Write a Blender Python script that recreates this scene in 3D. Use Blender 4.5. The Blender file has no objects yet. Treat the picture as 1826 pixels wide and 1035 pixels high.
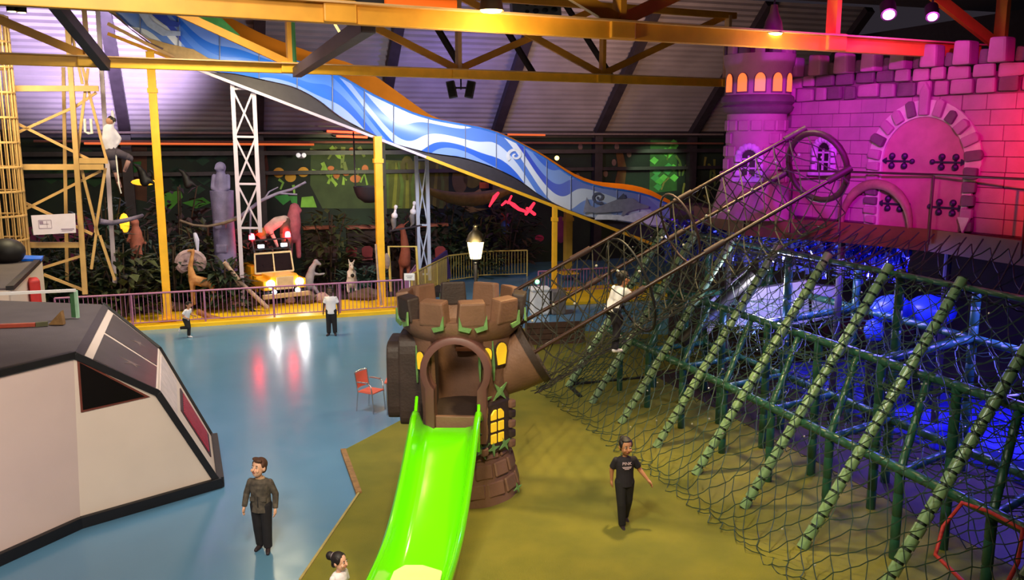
import bpy, bmesh, math, random
from mathutils import Vector, Matrix, Quaternion
R = random.Random(7)
C = bpy.context.scene.collection
PI = math.pi
V3 = Vector
# ------------------------------------------------------------------ camera, world, main lights, exposure
FPX = 1560.0
TH = math.atan(272.0 / FPX)
CT, ST = math.cos(TH), math.sin(TH)
CAM = V3((0, 0, 6.0))
cam_d = bpy.data.cameras.new('camera'); cam = bpy.data.objects.new('camera', cam_d); C.objects.link(cam)
cam.location = CAM; cam.rotation_euler = (PI/2 - TH, 0, 0)
cam_d.sensor_width = 36; cam_d.lens = FPX / 1826 * 36; cam_d.clip_end = 300
sc = bpy.context.scene; sc.camera = cam
sc.view_settings.view_transform = 'Standard'; sc.view_settings.look = 'None'
sc.view_settings.gamma = 1; sc.view_settings.use_curve_mapping = False
sc.view_settings.exposure = 0.1
w = bpy.data.worlds.new('world'); sc.world = w; w.use_nodes = True
w.node_tree.nodes['Background'].inputs[0].default_value = (0.42, 0.34, 0.45, 1)
w.node_tree.nodes['Background'].inputs[1].default_value = 0.05

CU, SU = math.cos(math.radians(19)), math.sin(math.radians(19))
UD = V3((CU, SU, 0)); VD = V3((-SU, CU, 0)); ZD = V3((0, 0, 1))
def UV(u, v, z=0.0): return V3((u*CU - v*SU, u*SU + v*CU, z))
def uv_of(p): return (p.x*CU + p.y*SU, -p.x*SU + p.y*CU)
def ray(px, py):
    dx = px - 913.0; dy = py - 517.5
    return V3((dx, FPX*CT - dy*ST, -FPX*ST - dy*CT))
def G(px, py, z=0.0):            # the point at height z that the photo shows at a pixel
    r = ray(px, py); return CAM + r * ((z - CAM.z) / r.z)
def D(px, py, Y):                # at distance Y
    r = ray(px, py); return CAM + r * (Y / r.y)
def PV(px, py, v):               # on the vertical plane parallel to the back wall
    r = ray(px, py); return CAM + r * (v / r.dot(VD))
def PU(px, py, u):
    r = ray(px, py); return CAM + r * (u / r.dot(UD))

def lamp(name, kind, loc, energy, color, target=None, size=0.5, spot=None, blend=0.5, size_y=None):
    d = bpy.data.lights.new(name, kind); o = bpy.data.objects.new(name, d); C.objects.link(o)
    o.location = loc; d.energy = energy; d.color = color
    if kind == 'AREA':
        d.size = size
        if size_y: d.shape = 'RECTANGLE'; d.size_y = size_y
    else: d.shadow_soft_size = size
    if kind == 'SPOT': d.spot_size = math.radians(spot or 60); d.spot_blend = blend
    if target is not None:
        dv = V3(target) - V3(loc); o.rotation_euler = dv.to_track_quat('-Z', 'Y').to_euler()
    return o
WARM = (1, .80, .52); WHITE = (1, .93, .84)
# unseen lights over the hall; the pod and pole spots are added fills
lamp('hall_fill_light', 'SPOT', (-5.5, 17, 10.6), 2600, (1, .92, .86), (-6.5, 20, 0), .8, 92, .6)
lamp('hall_fill_light', 'SPOT', (-2.2, 0.5, 9.4), 4500, (1, .85, .68), (-5.6, 13, 1.8), 1.0, 66, .7)  # added fill from behind the camera to brighten the pod
lamp('hall_fill_light', 'SPOT', (-2.5, 6.0, 10.4), 1500, WHITE, (-5.2, 14, 0), .5, 80, .8)
lamp('hall_fill_light', 'SPOT', (2.6, 15.2, 9.0), 3200, (1, .74, .34), (2.0, 13.8, 0), .3, 72, .9)
lamp('hall_fill_light', 'SPOT', (1.0, 4.0, 10.2), 3000, (1, .80, .46), (1.2, 12.8, 0.5), .5, 56, .8)
# coloured show lights for the castle, one of them an added fill
lamp('castle_wash', 'SPOT', (3.4, 4.4, 8.4), 5200, (1, .01, .56), (7.0, 17.0, 5.9), .15, 27, .9)
lamp('castle_wash', 'SPOT', (2.6, 5.0, 8.3), 6500, (.50, .01, 1), (5.9, 18, 5.7), .15, 24, .9)
lamp('castle_wash', 'SPOT', (4.6, 3.6, 8.3), 18000, (1, .0, .02), (9.9, 13.4, 6.1), .15, 27, .8)
lamp('castle_wash', 'SPOT', (4.6, 12.6, 9.6), 420, (.9, .04, .62), (6.4, 17.6, 7.0), .15, 54, .9)  # added pink fill for the merlons that the truss shades
lamp('hall_fill_light', 'SPOT', (-1.5, 8.5, 9.6), 1500, (.92, 1, .84), (4.6, 13.6, 1.0), .4, 46, .8)  # added cool fill to brighten the sloping poles
# ------------------------------------------------------------------ tools
def S(r, g, b):
    f = lambda c: (c/255/12.92) if c/255 <= .04045 else ((c/255+.055)/1.055)**2.4
    return (f(r), f(g), f(b))
MATS = {}
def pm(name, col, rough=.5, metal=0.0, var=.18, scale=6.0, bump=.0, bscale=60.0, emis=0.0, col2=None, spec=.5, coat=0.0):
    """a procedural material: a base colour that a noise varies, with a fine relief"""
    if name in MATS: return MATS[name]
    m = bpy.data.materials.new(name); m.use_nodes = True; MATS[name] = m
    nt = m.node_tree; b = nt.nodes['Principled BSDF']; L = nt.links
    tc = nt.nodes.new('ShaderNodeTexCoord')
    n = nt.nodes.new('ShaderNodeTexNoise'); n.inputs['Scale'].default_value = scale; n.inputs['Detail'].default_value = 4
    L.new(tc.outputs['Object'], n.inputs['Vector'])
    mx = nt.nodes.new('ShaderNodeMix'); mx.data_type = 'RGBA'
    c2 = col2 or tuple(c*(1-var) for c in col)
    mr = nt.nodes.new('ShaderNodeMapRange'); mr.inputs[1].default_value = .35; mr.inputs[2].default_value = .65
    L.new(n.outputs['Fac'], mr.inputs[0]); L.new(mr.outputs[0], mx.inputs[0])
    mx.inputs[6].default_value = (*c2, 1); mx.inputs[7].default_value = (*col, 1)
    L.new(mx.outputs[2], b.inputs['Base Color'])
    b.inputs['Roughness'].default_value = rough; b.inputs['Metallic'].default_value = metal
    b.inputs['Specular IOR Level'].default_value = spec
    if coat: b.inputs['Coat Weight'].default_value = coat; b.inputs['Coat Roughness'].default_value = .08
    if emis:
        b.inputs['Emission Color'].default_value = (*col, 1); b.inputs['Emission Strength'].default_value = emis
    if bump:
        n2 = nt.nodes.new('ShaderNodeTexNoise'); n2.inputs['Scale'].default_value = bscale; n2.inputs['Detail'].default_value = 3
        L.new(tc.outputs['Object'], n2.inputs['Vector'])
        bp = nt.nodes.new('ShaderNodeBump'); bp.inputs['Strength'].default_value = bump; bp.inputs['Distance'].default_value = .02
        L.new(n2.outputs['Fac'], bp.inputs['Height']); L.new(bp.outputs['Normal'], b.inputs['Normal'])
    return m
def wpos(o):
    p = V3((0, 0, 0))
    while o is not None: p = p + V3(o.location); o = o.parent
    return p
def frame_for(d):
    d = V3(d).normalized(); a = ZD if abs(d.z) < .9 else V3((1, 0, 0))
    x = a.cross(d).normalized(); return x, d.cross(x).normalized(), d
class MB:
    def __init__(s): s.v = []; s.f = []; s.uv = None
    def add(s, vs, fs):
        o = len(s.v); s.v += [V3(p) for p in vs]; s.f += [tuple(i+o for i in f) for f in fs]; return s
    def box(s, c, sz, rz=0.0, M=None):
        x, y, z = (a/2 for a in sz); M = M or Matrix.Rotation(rz, 3, 'Z'); c = V3(c)
        s.add([c + M @ V3((i*x, j*y, k*z)) for k in (-1, 1) for j in (-1, 1) for i in (-1, 1)],
              [(0,2,3,1),(4,5,7,6),(0,1,5,4),(2,6,7,3),(0,4,6,2),(1,3,7,5)]); return s
    def ubox(s, u, v, z, du, dv, dz): return s.box(UV(u, v, z), (du, dv, dz), math.radians(19))
    def bar(s, p, q, w, h, up=None):     # rectangular bar from p to q, w across, h along up
        p, q = V3(p), V3(q); d = (q-p).normalized(); up = V3(up) if up is not None else (ZD if abs(d.z) < .95 else V3((0,1,0)))
        x = up.cross(d).normalized(); y = d.cross(x)
        a = [x*(-w/2)+y*(-h/2), x*(w/2)+y*(-h/2), x*(w/2)+y*(h/2), x*(-w/2)+y*(h/2)]
        s.add([p+t for t in a]+[q+t for t in a], [(3,2,1,0),(4,5,6,7),(0,1,5,4),(1,2,6,5),(2,3,7,6),(3,0,4,7)]); return s
    def cone(s, p, q, r0, r1, n=10, caps=True):
        p, q = V3(p), V3(q); x, y, d = frame_for(q-p)
        ring = lambda c, r: [c + x*(r*math.cos(2*PI*i/n)) + y*(r*math.sin(2*PI*i/n)) for i in range(n)]
        f = [(i, (i+1) % n, n+(i+1) % n, n+i) for i in range(n)]
        if caps: f += [tuple(range(n-1, -1, -1)), tuple(range(n, 2*n))]
        s.add(ring(p, r0)+ring(q, r1), f); return s
    def cyl(s, p, q, r, n=10): return s.cone(p, q, r, r, n)
    def tube(s, pts, r, n=6, closed=False, caps=True):
        pts = [V3(p) for p in pts]; N = len(pts); vs = []; rr = r if isinstance(r, (list, tuple)) else [r]*N
        px = None
        for i, p in enumerate(pts):
            a = pts[(i-1) % N] if (closed or i > 0) else p; b = pts[(i+1) % N] if (closed or i < N-1) else p
            d = (b-a); d = d.normalized() if d.length > 1e-9 else ZD
            if px is None: x, y, _ = frame_for(d)
            else:
                x = (px - d*px.dot(d)); x = x.normalized() if x.length > 1e-6 else frame_for(d)[0]; y = d.cross(x)
            px = x
            vs += [p + x*(rr[i]*math.cos(2*PI*k/n)) + y*(rr[i]*math.sin(2*PI*k/n)) for k in range(n)]
        f = []
        for i in range(N if closed else N-1):
            j = (i+1) % N
            f += [(i*n+k, i*n+(k+1) % n, j*n+(k+1) % n, j*n+k) for k in range(n)]
        if not closed and caps: f += [tuple(range(n-1, -1, -1)), tuple(range((N-1)*n, N*n))]
        s.add(vs, f); return s
    def ball(s, c, r, nu=12, nv=8, M=None):
        c = V3(c); r = V3(r) if not isinstance(r, (int, float)) else V3((r, r, r)); M = M or Matrix.Identity(3)
        vs = [c + M @ V3((0, 0, -r.z))]
        for j in range(1, nv):
            t = -PI/2 + PI*j/nv
            vs += [c + M @ V3((r.x*math.cos(t)*math.cos(2*PI*i/nu), r.y*math.cos(t)*math.sin(2*PI*i/nu), r.z*math.sin(t))) for i in range(nu)]
        vs.append(c + M @ V3((0, 0, r.z))); T = len(vs)-1
        f = [(0, 1+(i+1) % nu, 1+i) for i in range(nu)]
        for j in range(nv-2):
            a, b = 1+j*nu, 1+(j+1)*nu
            f += [(a+i, a+(i+1) % nu, b+(i+1) % nu, b+i) for i in range(nu)]
        a = 1+(nv-2)*nu; f += [(a+i, a+(i+1) % nu, T) for i in range(nu)]
        s.add(vs, f); return s
    def limb(s, pts, n=10):              # [(point, radius), ...] tapered with round joints
        for (p, a), (q, b) in zip(pts, pts[1:]): s.cone(p, q, a, b, n)
        for p, a in pts: s.ball(p, a*.995, n, 6)
        return s
    def loft(s, secs, n=16, caps=True):  # [(centre, rx, ry, xdir, ydir)]
        vs = []
        for c, rx, ry, x, y in secs:
            vs += [V3(c) + V3(x)*(rx*math.cos(2*PI*i/n)) + V3(y)*(ry*math.sin(2*PI*i/n)) for i in range(n)]
        f = []
        for j in range(len(secs)-1): f += [(j*n+i, j*n+(i+1) % n, (j+1)*n+(i+1) % n, (j+1)*n+i) for i in range(n)]
        if caps: f += [tuple(range(n-1, -1, -1)), tuple(range((len(secs)-1)*n, len(secs)*n))]
        s.add(vs, f); return s
    def lathe(s, prof, c=(0, 0, 0), n=24, a0=0.0, a1=2*PI):    # [(r, z)]
        c = V3(c); full = abs(a1-a0-2*PI) < 1e-6; m = n if full else n+1
        vs = []
        for r, z in prof: vs += [c + V3((r*math.cos(a0+(a1-a0)*i/n), r*math.sin(a0+(a1-a0)*i/n), z)) for i in range(m)]
        f = []
        for j in range(len(prof)-1):
            for i in range(n):
                k = (i+1) % m; f.append((j*m+i, j*m+k, (j+1)*m+k, (j+1)*m+i))
        s.add(vs, f); return s
    def prism(s, poly, ext):             # closed polygon of 3D points pushed along ext
        poly = [V3(p) for p in poly]; n = len(poly); e = V3(ext)
        s.add(poly + [p+e for p in poly], [tuple(range(n-1, -1, -1)), tuple(range(n, 2*n))] + [(i, (i+1) % n, n+(i+1) % n, n+i) for i in range(n)]); return s
    def grid(s, fn, nu, nv):
        vs = [fn(i/nu, j/nv) for j in range(nv+1) for i in range(nu+1)]
        s.add(vs, [(j*(nu+1)+i, j*(nu+1)+i+1, (j+1)*(nu+1)+i+1, (j+1)*(nu+1)+i) for j in range(nv) for i in range(nu)]); return s
    def build(s, name, mat, parent=None, local=False, smooth=None, bevel=0, seg=2, fix=True, remesh=0, sm=3):
        me = bpy.data.meshes.new(name); off = wpos(parent) if (parent is not None and not local) else V3((0, 0, 0))
        me.from_pydata([p-off for p in s.v], [], s.f)
        bm = bmesh.new(); bm.from_mesh(me)
        if fix: bmesh.ops.recalc_face_normals(bm, faces=bm.faces)
        if bevel:
            bmesh.ops.bevel(bm, geom=[e for e in bm.edges if len(e.link_faces) == 2 and e.calc_face_angle(0) > .35], offset=bevel, segments=seg, affect='EDGES', profile=.6)
        bm.to_mesh(me); bm.free()
        if smooth is not None:
            me.polygons.foreach_set('use_smooth', [True]*len(me.polygons))
            if smooth > 0: me.set_sharp_from_angle(angle=math.radians(smooth))
        me.materials.append(mat)
        o = bpy.data.objects.new(name, me); C.objects.link(o)
        if parent is not None: o.parent = parent
        if remesh:
            md = o.modifiers.new('r', 'REMESH'); md.mode = 'VOXEL'; md.voxel_size = remesh; md.use_smooth_shade = True
            if sm: m2 = o.modifiers.new('s', 'SMOOTH'); m2.factor = .5; m2.iterations = sm
            BAKE.append(o)
        return o
BAKE = []
def bake_all():
    if not BAKE: return
    dg = bpy.context.evaluated_depsgraph_get(); dg.update(); out = []
    for o in BAKE: out.append((o, bpy.data.meshes.new_from_object(o.evaluated_get(dg))))
    for o, me in out:
        o.modifiers.clear(); o.data = me
        if len(me.materials) == 0: pass
def thing(name, label, cat, loc=(0, 0, 0), rotz=0.0, group=None):
    o = bpy.data.objects.new(name, None); C.objects.link(o); o.empty_display_size = .1
    o.location = loc; o.rotation_euler = (0, 0, rotz); o['label'] = label; o['category'] = cat
    if group: o['group'] = group
    return o
def tag(o, label, cat, group=None, kind=None):
    o['label'] = label; o['category'] = cat
    if group: o['group'] = group
    if kind: o['kind'] = kind
    return o
def struct(o): o['kind'] = 'structure'; return o
def inst(src, name, parent, loc, rot=(0, 0, 0), scale=(1, 1, 1)):
    c = src.copy(); c.name = name; C.objects.link(c); c.parent = parent; c.location = loc; c.rotation_euler = rot; c.scale = scale; return c
def dup(root, loc, rotz=0.0, label=None, group=None):
    r = root.copy(); C.objects.link(r); r.location = loc; r.rotation_euler = (0, 0, rotz)
    if label: r['label'] = label
    if group: r['group'] = group
    for ch in list(root.children):
        c = ch.copy(); C.objects.link(c); c.parent = r
        for g in list(ch.children):
            d = g.copy(); C.objects.link(d); d.parent = c
    return r
def poly_at(pts, fn): return [fn(x, y) for x, y in pts]
def text_mesh(body, size, mat, parent, origin, xdir, ydir, depth=.004, name='lettering', align='CENTER'):
    cu = bpy.data.curves.new('t', 'FONT'); cu.body = body; cu.size = size; cu.align_x = align; cu.align_y = 'CENTER'; cu.extrude = depth
    o = bpy.data.objects.new('t', cu); C.objects.link(o)
    dg = bpy.context.evaluated_depsgraph_get(); dg.update()
    me = bpy.data.meshes.new_from_object(o.evaluated_get(dg)); bpy.data.objects.remove(o)
    x = V3(xdir).normalized(); y = V3(ydir).normalized(); z = x.cross(y); og = V3(origin)
    M = Matrix((x, y, z)).transposed()
    off = wpos(parent) if parent is not None else V3((0,0,0))
    for v in me.vertices: v.co = og + M @ v.co - off
    me.materials.clear(); me.materials.append(mat); me.name = name
    o = bpy.data.objects.new(name, me); C.objects.link(o)
    if parent is not None: o.parent = parent
    return o

# ------------------------------------------------------------------ shared materials
M_yel = pm('yellow_paint', S(250, 186, 40), .45, 0, .15, 3)
M_orange = pm('orange_paint', S(228, 160, 44), .5, 0, .2, 2)
M_tan = pm('tan_paint', S(222, 176, 120), .5, 0, .2, 2)
M_dark = pm('dark_steel', S(58, 48, 56), .5, .2, .3, 3)
M_black = pm('black_trim', S(24, 20, 24), .55, 0, .3, 5)
M_white = pm('white_paint', S(240, 236, 232), .45, 0, .06, 3)
M_lilac = pm('pale_lilac_steel', S(196, 182, 200), .4, .1, .12, 2)
M_pink = pm('mauve_rail', S(170, 112, 150), .4, .1, .15, 3)
M_wood = pm('worn_timber', S(150, 112, 66), .7, 0, .35, 9, .3, 40)
M_darkwood = pm('dark_timber', S(84, 58, 46), .7, 0, .4, 8, .3, 40)
M_chrome = pm('bright_metal', S(200, 200, 205), .25, .9, .1, 4)
M_rope = pm('dark_rope', S(62, 78, 66), .8, 0, .3, 20)
# ------------------------------------------------------------------ floor
def floor_mat():
    m = pm('blue_floor', S(92, 138, 170), .17, 0, .10, .35, 0)
    nt = m.node_tree; b = nt.nodes['Principled BSDF']
    tc = nt.nodes.new('ShaderNodeTexCoord'); n = nt.nodes.new('ShaderNodeTexNoise'); n.inputs['Scale'].default_value = 2.2; n.inputs['Detail'].default_value = 5
    nt.links.new(tc.outputs['Object'], n.inputs['Vector'])
    mr = nt.nodes.new('ShaderNodeMapRange'); mr.inputs[3].default_value = .12; mr.inputs[4].default_value = .30
    nt.links.new(n.outputs['Fac'], mr.inputs[0]); nt.links.new(mr.outputs[0], b.inputs['Roughness'])
    b.inputs['Specular IOR Level'].default_value = .55
    return m
fl = MB().ubox(8, 18, -.06, 70, 56, .12).build('floor', floor_mat()); struct(fl)
# turf mat
def turf_mat():
    m = pm('turf', S(138, 132, 40), .9, 0, .45, .9, .8, 160, col2=S(116, 116, 34))
    return m
E1, E2 = G(612, 803, .05), G(640, 880, .05)
tp = [G(700, 757, .05), E1, E2, G(535, 1035, .05), V3((-4.2, 6.5, .05)), V3((9, 6.5, .05)), V3((12, 12, .05)), V3((9, 24, .05)), G(1250, 600, .05), G(925, 585, .05), G(905, 650, .05)]
turf = MB().prism([p*1.0 - V3((0,0,.05)) for p in tp], (0, 0, .045)).build('turf', turf_mat())
tag(turf, 'green artificial turf covering the floor around the castle slide and under the climbing nets', 'turf')
e = MB().bar(E1, E2, .1, .06).build('turf_edging', M_wood, turf)
e2 = MB().bar(E2 + V3((0, 0, -.01)), tp[3] + V3((0, 0, -.01)), .035, .055).build('turf_edging', pm('edge_tan', S(176, 158, 96), .7), turf)

# ------------------------------------------------------------------ back wall and roof
WV = 39.6
wallm = pm('jungle_wall_paint', S(30, 44, 34), .8, 0, .5, .5, 0, col2=S(12, 14, 18))
wb = MB().ubox(10, WV+.15, 3.15, 60, .3, 6.5).build('wall_back', wallm); struct(wb)
wl = MB().ubox(-19.8, 18, 5, .3, 50, 12).build('wall_left', pm('side_wall', S(60, 50, 60), .8)); struct(wl)
wr = MB().ubox(31, 18, 5, .3, 50, 12).build('wall_right', pm('side_wall', S(60, 50, 60), .8)); struct(wr)
ceil = bpy.data.objects.new('ceiling', None); C.objects.link(ceil); struct(ceil)
SL = math.radians(42)
rd = -VD*math.cos(SL) + ZD*math.sin(SL); rn = (VD*math.sin(SL) + ZD*math.cos(SL))
roofm = pm('corrugated_sheet', S(158, 146, 152), .45, .1, .25, .6)
ribs = [-13.5, -8.3, -3.1, 2.1, 7.3, 12.7, 17.9, 23.1, 28.3]
LEN = 8.4; NP = int(LEN/.30)
for a, b in zip(ribs, ribs[1:]):
    prof = []
    for k in range(NP):
        s0 = k*.30
        for ds, h in ((0, 0), (.10, 0), (.15, .11), (.25, .11)): prof.append((s0+ds, h))
    nrm = -rn
    m = MB(); vs = []; fs = []
    for s_, h in prof:
        for u in (a+.01, b-.01): vs.append(UV(u, WV, 6.25) + rd*s_ + nrm*h)
    for i in range(len(prof)-1): fs.append((2*i, 2*i+1, 2*i+3, 2*i+2))
    m.add(vs, fs).build('roof_sheet', roofm, ceil, fix=False)
top0 = UV(0, WV, 6.25) + rd*LEN
zc = top0.z; vc = uv_of(top0)[1]
MB().ubox(8, vc/2 - 4, zc + .1, 60, vc + 8, .2).build('roof_deck', pm('roof_deck_grey', S(92, 78, 80), .8), ceil)
for u in ribs:
    if u < -10: continue
    p = UV(u, WV-.1, 6.1)
    o = MB().bar(p - rn*.12, p - rn*.12 + rd*LEN, .42, .3, rn).build('roof_rafter', M_dark, ceil)
    MB().ubox(u, WV-.35, 3.05, .4, .35, 6.1).build('wall_post', M_dark, ceil)
# horizontal purlin and eaves beam
MB().ubox(8, WV-.25, 6.15, 56, .35, .3).build('trim_1', M_dark)['kind'] = 'structure'
t2 = MB().ubox(8, WV-.5, 5.35, 56, .16, .18).build('trim_2', M_dark); struct(t2)
t3 = MB().ubox(12, WV-.3, 4.5, 44, .16, .16).build('trim_3', M_dark); struct(t3)

# ------------------------------------------------------------------ roof trusses
TD = V3((math.cos(math.radians(25.5)), math.sin(math.radians(25.5)), 0)); TN = V3((-TD.y, TD.x, 0))
NP0, FP0, TS = V3((1.58, 13.36, 7.55)), V3((-8.92, 18.97, 7.57)), 4.2
def PT(px, py, P0): r = ray(px, py); return CAM + r*((P0-CAM).dot(TN)/r.dot(TN))
def truss(name, label, P0, k0, k1, kend, ht, ch, webs, mats, web_w):
    t = thing(name, label, 'truss', P0 + TD*(TS*(k0+k1)/2), 0, 'painted roof trusses')
    Q = lambda k, h=0, o=0: P0 + TD*(TS*k) + ZD*h + TN*o
    MB().bar(Q(k0), Q(kend), .14, ch).build('bottom_chord', mats[0], t, bevel=.01)
    MB().bar(Q(k0, ch/2, -.06), Q(kend, ch/2, -.06), .24, .025).build('flange', mats[1], t)
    MB().bar(Q(k0, ht), Q(kend, ht), .14, ch*.8).build('top_chord', mats[2], t, bevel=.01)
    for k in range(k0, k1+1):
        MB().bar(Q(k, ch/2), Q(k, ht), web_w*1.2, .1, TD).build('web_post', mats[3][k % len(mats[3])], t)
        MB().box(Q(k, .02, -.03), (.42, .2, ch*1.1), math.radians(25.5)).build('gusset', mats[0], t, bevel=.02)
    for k, kind in webs:
        if '\\' in kind: MB().bar(Q(k, ht), Q(k+1, ch/2), .09, web_w).build('web_diagonal', mats[3][1], t)
        if '/' in kind: MB().bar(Q(k, ch/2, .12), Q(k+1, ht, .12), .09, web_w).build('web_diagonal', mats[3][1], t)
    return t
nearT = truss('roof_truss', 'deep orange-yellow roof truss crossing the top edge nearest the viewer', NP0, -4, 2, 1.86, 1.95, .25,
      [(-4, '/'), (-3, '\\'), (-2, '/'), (-1, '\\'), (0, '/'), (1, '\\')], [M_orange, M_tan, M_orange, [M_orange, M_orange]], .19)
farT = truss('roof_truss', 'slimmer yellow roof truss behind, ending beside the purple castle turret', FP0, -2, 4, 4.06, 1.9, .22,
      [(-2, '\\'), (-1, '\\'), (0, '\\'), (1, '\\'), (2, '\\/'), (3, '/')], [M_yel, M_tan, M_orange, [M_tan, M_orange]], .17)
# dark knee braces that run down to the lower chords
def brace(label, p, q, w=.26, h=.34):
    o = MB().bar(p, q, w, h).build('knee_brace', M_dark, bevel=.012); return tag(o, label, 'brace', 'dark roof braces')
brace('dark steel brace slanting down to the left post of the rear truss', D(96, 4, 16.6), PT(188, 118, FP0) - TN*.12, .2, .24)
brace('dark steel brace rising to the front truss above the blue slide', PT(528, 130, FP0) - TN*.1, PT(665, 40, NP0) + TN*.2, .2, .22)
for lab, u in (('thin dark strut hanging behind the middle of the rear truss', 8.6), ('thin dark strut hanging near the castle turret', 13.0), ('thin dark strut left of the rear truss midpoint post', 10.6)):
    pb = FP0 + TD*u + TN*.2 + ZD*.1; o = MB().bar(pb + TN*1.6 - TD*1.0 + ZD*2.6, pb, .11, .14).build('roof_strut', M_dark); tag(o, lab, 'brace', 'dark roof braces')
# ------------------------------------------------------------------ purple castle on the upper deck
DZ = 4.35
CA, CB = V3((5.95, 18.6, DZ)), V3((9.0, 13.6, DZ))        # foot of the long wall, left end and right end
CBx = CA + (CB-CA)*1.25
cw = (CB-CA).normalized(); cn = V3((cw.y, -cw.x, 0)); cn = cn if cn.y < 0 else -cn     # out of the wall, to the viewer
def CW(s, h, o=0.0): return CA + cw*s + ZD*h + cn*o
stone = pm('castle_stone', S(164, 118, 140), .75, 0, .16, 3, .35, 30)
stone2 = pm('castle_stone_dark', S(104, 80, 92), .8, 0, .25, 4, .4, 30)
mortar = pm('castle_mortar', S(120, 84, 102), .85, 0, .2, 5)
grout = pm('pale_grout', S(196, 196, 176), .8, 0, .2, 5)
WL = (CBx-CA).length
cwall = thing('castle_wall', 'long castle wall of painted blocks with an arched door, lit magenta to red', 'castle', CW(WL/2, 0))
def face(pts, th=.3): return [CW(s, h, 0) for s, h in pts], cn*(-th)
MB().prism([CW(-.4, 0, -.02), CW(WL, 0, -.02), CW(WL, 2.75, -.02), CW(-.4, 2.75, -.02)], -cn*.5).build('wall_core', mortar, cwall)
Rb = random.Random(3)
# arch position along the wall
sc_, ra, sh = 2.95, .82, 1.2       # centre, inner radius, springing height
def in_arch(s, h):
    if abs(s-sc_) < ra+.2 and h < sh: return True
    return (s-sc_)**2 + (h-sh)**2 < (ra+.22)**2
nb = 0
bh = .262
for r in range(9):
    s = -.36 + (.22 if r % 2 else 0); h0 = .02 + r*bh
    while s < WL-.1 and nb < 290:
        L_ = Rb.uniform(.40, .54); chh = h0+bh/2
        while in_arch(s, chh): s += .03
        k_ = s
        while k_ < s+L_ and not in_arch(k_, chh): k_ += .02
        L_ = max(.06, k_-s)
        if True:
            d = Rb.uniform(.012, .022)
            MB().prism([CW(s+.005, h0+.005), CW(s+L_-.005, h0+.005), CW(s+L_-.005, h0+bh-.005), CW(s+.005, h0+bh-.005)], cn*d).build('brick', stone, cwall, bevel=.006, seg=1); nb += 1
        s += L_
# parapet: irregular stones and merlons
for row, (h0, hh) in enumerate(((2.40, .27), (2.66, .24))):
    s = -.35
    while s < WL:
        L_ = Rb.uniform(.3, .5); j = Rb.uniform(-.03, .03)
        MB().prism([CW(s+.02, h0+j), CW(s+L_-.02, h0+j*.5), CW(s+L_-.03, h0+hh-.02+j), CW(s+.03, h0+hh-.02)], cn*Rb.uniform(.05, .11)).build('parapet_stone', stone if Rb.random() > .35 else stone2, cwall, bevel=.045); s += L_
s = -.3; k = 0
while s < WL:
    h0, hh = 2.88, (.42 if k % 2 == 0 else .26)
    wd = .36 if k % 2 == 0 else .26
    MB().prism([CW(s+.02, h0, -.12), CW(s+wd-.01, h0, -.12), CW(s+wd-.03, h0+hh-Rb.uniform(0, .05), -.12), CW(s+.04, h0+hh, -.12)], cn*(.30 if k % 2 == 0 else .12)).build('merlon' if k % 2 == 0 else 'parapet_stone', stone if k % 2 == 0 else stone2, cwall, bevel=.05)
    s += wd; k += 1
# door panel and stones of the arch
dp = []
for i in range(25):
    a = PI*i/24; dp.append(CW(sc_+ra*math.cos(a), sh+ra*math.sin(a), .0))
dp = [CW(sc_+ra, 0, 0)] + dp + [CW(sc_-ra, 0, 0)]
door = MB().prism(dp, cn*.02).build('door_panel', pm('castle_door', S(176, 104, 128), .7, 0, .2, 3, .2, 30), cwall)
MB().prism([CW(sc_+ra, 0, .01)] + [CW(sc_+(ra+.3)*math.cos(PI*i/24), sh+(ra+.3)*math.sin(PI*i/24), .01) for i in range(25)] + [CW(sc_-ra-.3, 0, .01), CW(sc_-ra, 0, .01)] + [CW(sc_+ra*math.cos(PI-PI*i/24), sh+ra*math.sin(PI-PI*i/24), .01) for i in range(25)], cn*.05).build('arch_backing', grout, cwall, fix=True)
NA = 11
for i in range(NA):
    a0, a1 = PI*i/NA+.035, PI*(i+1)/NA-.035
    q = Rb.uniform(.22, .34)
    if i == NA//2: q = .46
    P_ = lambda r, a: CW(sc_+r*math.cos(a), sh+r*math.sin(a), .05)
    MB().prism([P_(ra+.03, a0), P_(ra+q, a0+.03), P_(ra+q+(.16 if i == NA//2 else .03), (a0+a1)/2), P_(ra+q, a1-.03), P_(ra+.03, a1)], cn*Rb.uniform(.07, .12)).build('arch_stone', stone if i % 3 else stone2, cwall, bevel=.035)
for sd in (-1, 1):
    h = .02
    while h < sh-.08:
        hh = Rb.uniform(.17, .26); x0, x1 = sc_+sd*(ra+.03), sc_+sd*(ra+Rb.uniform(.22, .3))
        MB().prism([CW(x0, h, .05), CW(x1, h+.02, .05), CW(x1, h+hh-.04, .05), CW(x0, h+hh-.03, .05)], cn*.09).build('arch_stone', stone if Rb.random() > .4 else stone2, cwall, bevel=.03); h += hh
MB().prism([CW(sc_+ra+.02, .28, .12), CW(sc_+ra+.13, .0, .12), CW(sc_+ra+.24, .28, .12)], cn*.05).build('arrow_tip', grout, cwall)
iron = pm('hinge_iron', S(46, 22, 66), .5, .3, .2, 6)
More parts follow.
